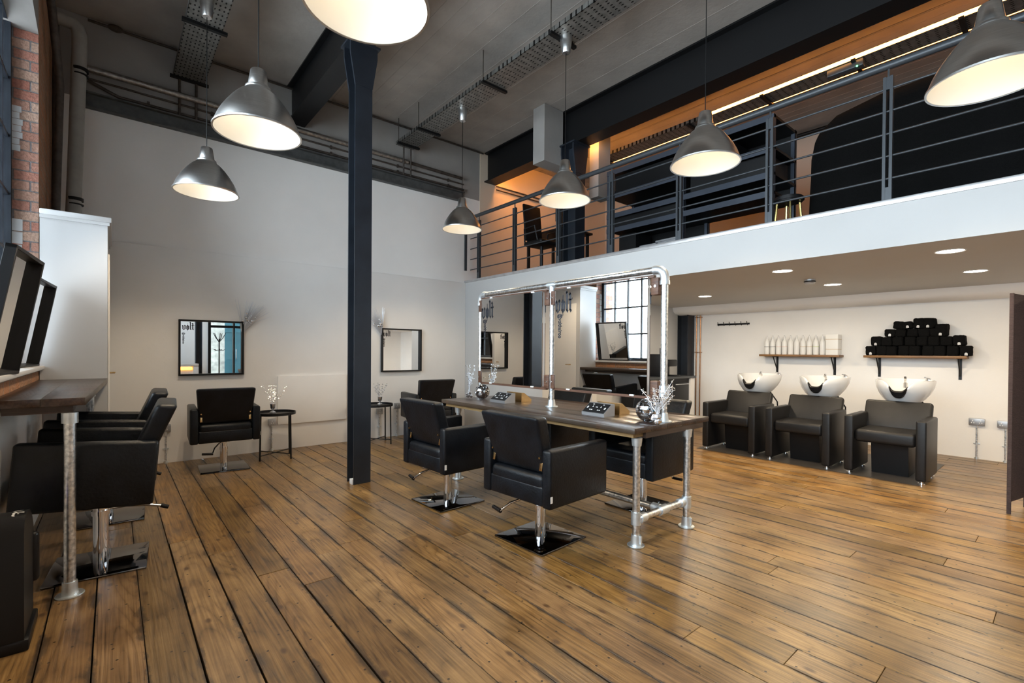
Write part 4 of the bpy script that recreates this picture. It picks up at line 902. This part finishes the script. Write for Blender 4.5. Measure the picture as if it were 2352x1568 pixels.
# eyevac machine
t=thing('floor_vacuum_bin','black touchless vacuum bin with rounded lid standing on the floor at the left edge','vacuum',(-.37,3.02,0)); b=(-.37,3.02,0)
m=MB(b)
tb=bmesh.new(); prof=[(2.885,.0),(2.885,.50),(2.90,.54),(2.935,.565),(3.0,.575),(3.08,.56),(3.15,.52),(3.20,.46),(3.225,.38),(3.225,.22),(3.19,.16),(3.19,.0)]
m.poly([(-.445,y_,z_) for y_,z_ in prof],(1,0,0),.155); m.build('bin_body','rubber',t)
m=MB(b); m.box((-.44,3.19,.18),(-.27,3.235,.42),bev=.02,seg=3); m.box((-.44,2.88,.0),(-.275,3.21,.05),bev=.008); m.build('bin_drawer','rubber',t)
l=MB(b); tb=text_mesh('eyevac',.05); k_=.17/max(v.co.x for v in tb.verts); bp_=prof[2:8]
def zs_(y):
    for (ya,za),(yb,zb) in zip(bp_,bp_[1:]):
        if ya<=y<=yb: return za+(zb-za)*(y-ya)/(yb-ya)
    return .57
for v in tb.verts:
    yy=2.95+v.co.x*k_; v.co=Vector((-.312-v.co.y*1.0,yy,zs_(yy)+.0015))
l.merge(tb,0); l.build('lettering','ink',t)
m=MB(b); m.sphere((-.43,3.17,.50),.006,8,6); m.build('indicator','blue_led',t)

# ------------------------------------------------------------------ mezzanine railing
t=thing('mezzanine_railing','dark grey steel railing with horizontal bars along the mezzanine edge','railing',(4.65,2.5,2.48)); b=(4.65,2.5,2.48); XRr=4.63
ys=[6.36,5.45,4.53,3.635,2.735,1.825,.955,.04,-.9,-1.8,-2.7]
for i,y in enumerate(ys):
    m=MB(b)
    for s in (-.021,.021): m.box((XRr-.02,y+s-.010,2.487),(XRr+.02,y+s+.010,3.46))
    m.box((XRr-.018,y-.012,3.36),(XRr+.018,y+.012,3.455)); m.box((XRr-.018,y-.012,2.487),(XRr+.018,y+.012,2.60)); m.tube([(XRr,y,3.45),(XRr,y,3.535)],.008,n=8); m.build('post','rail',t)
for z in (2.67,2.845,3.02,3.195,3.37):
    m=MB(b); m.tube([(XRr,-2.95,z),(XRr,6.6,z)],.0085,n=10); m.build('bar','rail',t)
m=MB(b); m.tube([(XRr,-2.95,3.55),(XRr,6.6,3.55)],.029,n=18); m.build('handrail','rail',t)
m=MB(b); m.box((4.45,6.50,2.63),(4.49,6.53,3.30)); m.build('end_bar','rail',t)

# ------------------------------------------------------------------ mezzanine furniture
t=thing('steel_racking','tall black loaded steel racking on the mezzanine behind the railing','shelving',(5.6,3.3,2.48)); b=(5.6,3.3,2.48)
for y in (2.05,3.07,4.2):
    for x_ in (5.3,5.88):
        m=MB(b); m.box((x_,y,2.48),(x_+.045,y+.006,3.82)); m.box((x_,y,2.48),(x_+.006,y+.045,3.82)); m.build('upright','rack',t)
for k,z in enumerate((2.56,2.98,3.18,3.45,3.78)):
    m=MB(b); m.box((5.3,2.05,z),(5.92,4.24,z+.03)); sh=m.build('shelf','black',t); m=MB(b); m.box((5.288,2.05,z-.03),(5.299,4.24,z+.035)); m.build('shelf_edge','rack',sh)
m=MB((5.6,3,3.0)); m.box((5.36,3.12,3.01),(5.86,4.18,3.16)); m.box((5.36,2.12,3.21),(5.86,3.02,3.43)); tag(m.build('storage_crate','black'),'black storage crates filling the middle shelves of the steel racking','crate')
m=MB((5.6,3,3.5)); m.box((5.36,2.55,3.49),(5.86,4.15,3.74)); tag(m.build('storage_crate','black'),'black storage crate on the upper shelf of the steel racking','crate')
m=MB((5.6,3.8,2.6)); m.box((5.5,3.9,2.6),(5.86,4.18,2.95)); tag(m.build('storage_crate','black'),'black crate low at the left end of the steel racking','crate')
m=MB((5.9,3.2,3.4)); m.box((5.925,2.1,3.0),(5.935,4.24,3.8)); m.box((5.925,3.07,2.5),(5.935,4.24,3.0)); tag(m.build('back_sheet','black'),'black sheet closing the back of the steel racking on the mezzanine','panel')
def cloth_pile(y,label,mt,n=5,w=.15):
    rg=random.Random(int(y*100)); t=thing('folded_cloth_pile',label,'cloth',(5.42,y,2.5912)); m=MB(); z=0
    for k in range(n): h=rg.uniform(.02,.03); m.box((-.09+rg.uniform(-.015,.015),-w+rg.uniform(-.02,.02),z),(.10,w+rg.uniform(-.02,.02),z+h),bev=.012,seg=3,rot=Matrix.Rotation(rg.uniform(-.1,.1),3,'Z')); z+=h*.97
    m.build('cloth',mt,t)
cloth_pile(3.33,'pale grey folded cloths on the bottom rack shelf, right of the red ones','greycloth',6); cloth_pile(3.62,'pale grey folded cloths on the bottom rack shelf beside the red cloths','greycloth',5,.12); cloth_pile(3.92-.02,'dark red folded cloths on the bottom rack shelf','redcloth',3,.1)
t=thing('office_desk','black desk on the mezzanine by the orange wall','desk',(5.7,5.5,2.48)); b=(5.7,5.5,2.48)
m=MB(b); m.box((5.27,5.05,3.19),(5.95,5.95,3.22)); m.build('desk_top','black',t)
for x_,y_ in ((5.30,5.1),(5.30,5.88),(5.88,5.1),(5.88,5.88)):
    m=MB(b); m.box((x_,y_,2.48),(x_+.04,y_+.04,3.19)); m.build('leg','black',t)
t=thing('computer_monitor','black computer monitor on the mezzanine desk','monitor',(5.6,5.4,3.22)); b=(5.6,5.4,3.22)
m=MB(b); rot=Matrix.Rotation(R(25),3,'Z'); m.box((5.33,5.40,3.36),(5.90,5.43,3.72),bev=.005,rot=rot); m.build('display','black',t)
m=MB(b); m.box((5.585,5.41,3.225),(5.645,5.43,3.45),rot=rot,piv=(5.615,5.42,3.3)); m.box((5.515,5.34,3.2205),(5.715,5.50,3.232)); m.build('stand','black',t)
t=thing('office_chair','black swivel office chair by the mezzanine railing','chair',(5.0,5.35,2.48)); b=(4.98,5.25,2.48)
t.location=b
m=MB(b); m.box((4.80,5.05,2.90),(5.22,5.45,2.97),bev=.03,seg=3); m.build('seat','black',t)
m=MB(b); 
def bend(bm):
    for v in bm.verts:
        if v.co.z>3.4: v.co.y+=.06
m.box((4.83,5.42,3.0),(5.19,5.46,3.58),bev=.02,seg=3,jit=bend); m.build('backrest','black',t)
m=MB(b); m.cyl((5.0,5.25,2.74),.025,.34,14); m.build('gas_column','blackm',t)
m=MB(b)
for k in range(5): a=k*2*PI/5; m.tube([(5.0,5.25,2.58),(5.0+.26*math.cos(a),5.25+.26*math.sin(a),2.54)],.016,n=8); m.sphere((5.0+.26*math.cos(a),5.25+.26*math.sin(a),2.51),.028,10,8)
m.build('star_base','blackm',t)
for s in (-1,1):
    m=MB(b); m.tube([(5.01+s*.22,5.4,2.95),(5.01+s*.25,5.38,3.15),(5.01+s*.25,5.15,3.16),(5.01+s*.22,5.12,2.95)],.012,n=8); m.build('armrest','blackm',t)
# black draped sunbed shape
t=thing('covered_sunbed','big bulky object under a black cloth on the mezzanine at the right','covered furniture',(5.8,.7,2.48)); b=(5.8,.7,2.48)
tb=bmesh.new(); n=18; secs=[(1.80,.06,.30),(1.76,.30,.95),(1.70,.42,1.10),(1.55,.48,1.22),(1.2,.50,1.28),(.8,.50,1.30),(.4,.50,1.31),(.1,.49,1.28),(-.1,.44,1.12),(-.25,.5,1.05),(-.9,.5,1.0)]
rings=[]
for i,(y,w_,h_) in enumerate(secs):
    ring=[]
    for k in range(n):
        a=-PI*.08+PI*1.16*k/(n-1); cxx=math.cos(a); s_=math.sin(a)
        ring.append(tb.verts.new((5.75+w_*(1 if cxx>0 else -1)*abs(cxx)**.55+.015*math.sin(k*2.1+i),y+.01*math.sin(k*1.7),max(2.50,2.62+(h_-.14)*(max(0,s_)**.6)+.01*math.sin(k*3+i*2)-(.12 if s_<0 else 0)))))
    rings.append(ring)
for a,b_ in zip(rings,rings[1:]):
    for k in range(n-1): tb.faces.new((a[k],a[k+1],b_[k+1],b_[k]))
tb.faces.new(rings[0]); tb.faces.new(rings[-1][::-1])
m=MB(b); m.merge(tb,0); m.build('cover_cloth','towel',t,ang=60)
t=thing('stool','small black stool with gold legs on the mezzanine beside the covered sunbed','stool',(5.2,1.87,2.48))
m=MB(); m.cyl((0,0,.36),.14,.05,24,bev=.012); m.build('seat','rubber',t)
for k in range(4): a=k*PI/2+.5; m=MB(); m.tube([(.10*math.cos(a),.10*math.sin(a),.33),(.13*math.cos(a),.13*math.sin(a),.005)],.012,n=8); m.build('leg','gold',t)

# ------------------------------------------------------------------ world & light
wd=D.worlds.new('World'); SC.world=wd; wd.use_nodes=True; nt=wd.node_tree; bg=nt.nodes['Background']
bg.inputs[0].default_value=(.84,.92,1.0,1); bg.inputs[1].default_value=9.8
def portal(loc,rot,sx,sy):
    ld=D.lights.new('daylight_portal','AREA'); ld.shape='RECTANGLE'; ld.size=sx; ld.size_y=sy; ld.cycles.is_portal=True
    o=D.objects.new('daylight_portal',ld); COL.objects.link(o); o.location=loc; o.rotation_euler=rot
portal((-.68,3.52,2.6),(0,R(-90),0),2.9,3.8); portal((-.68,-.62,2.6),(0,R(-90),0),2.9,3.85)
portal((2.81,YN-.12,1.25),(R(90),0,0),1.38,2.5)
SC.view_settings.view_transform='Standard'; SC.view_settings.look='None'; SC.view_settings.gamma=1; SC.view_settings.use_curve_mapping=False
SC.view_settings.exposure=0.42
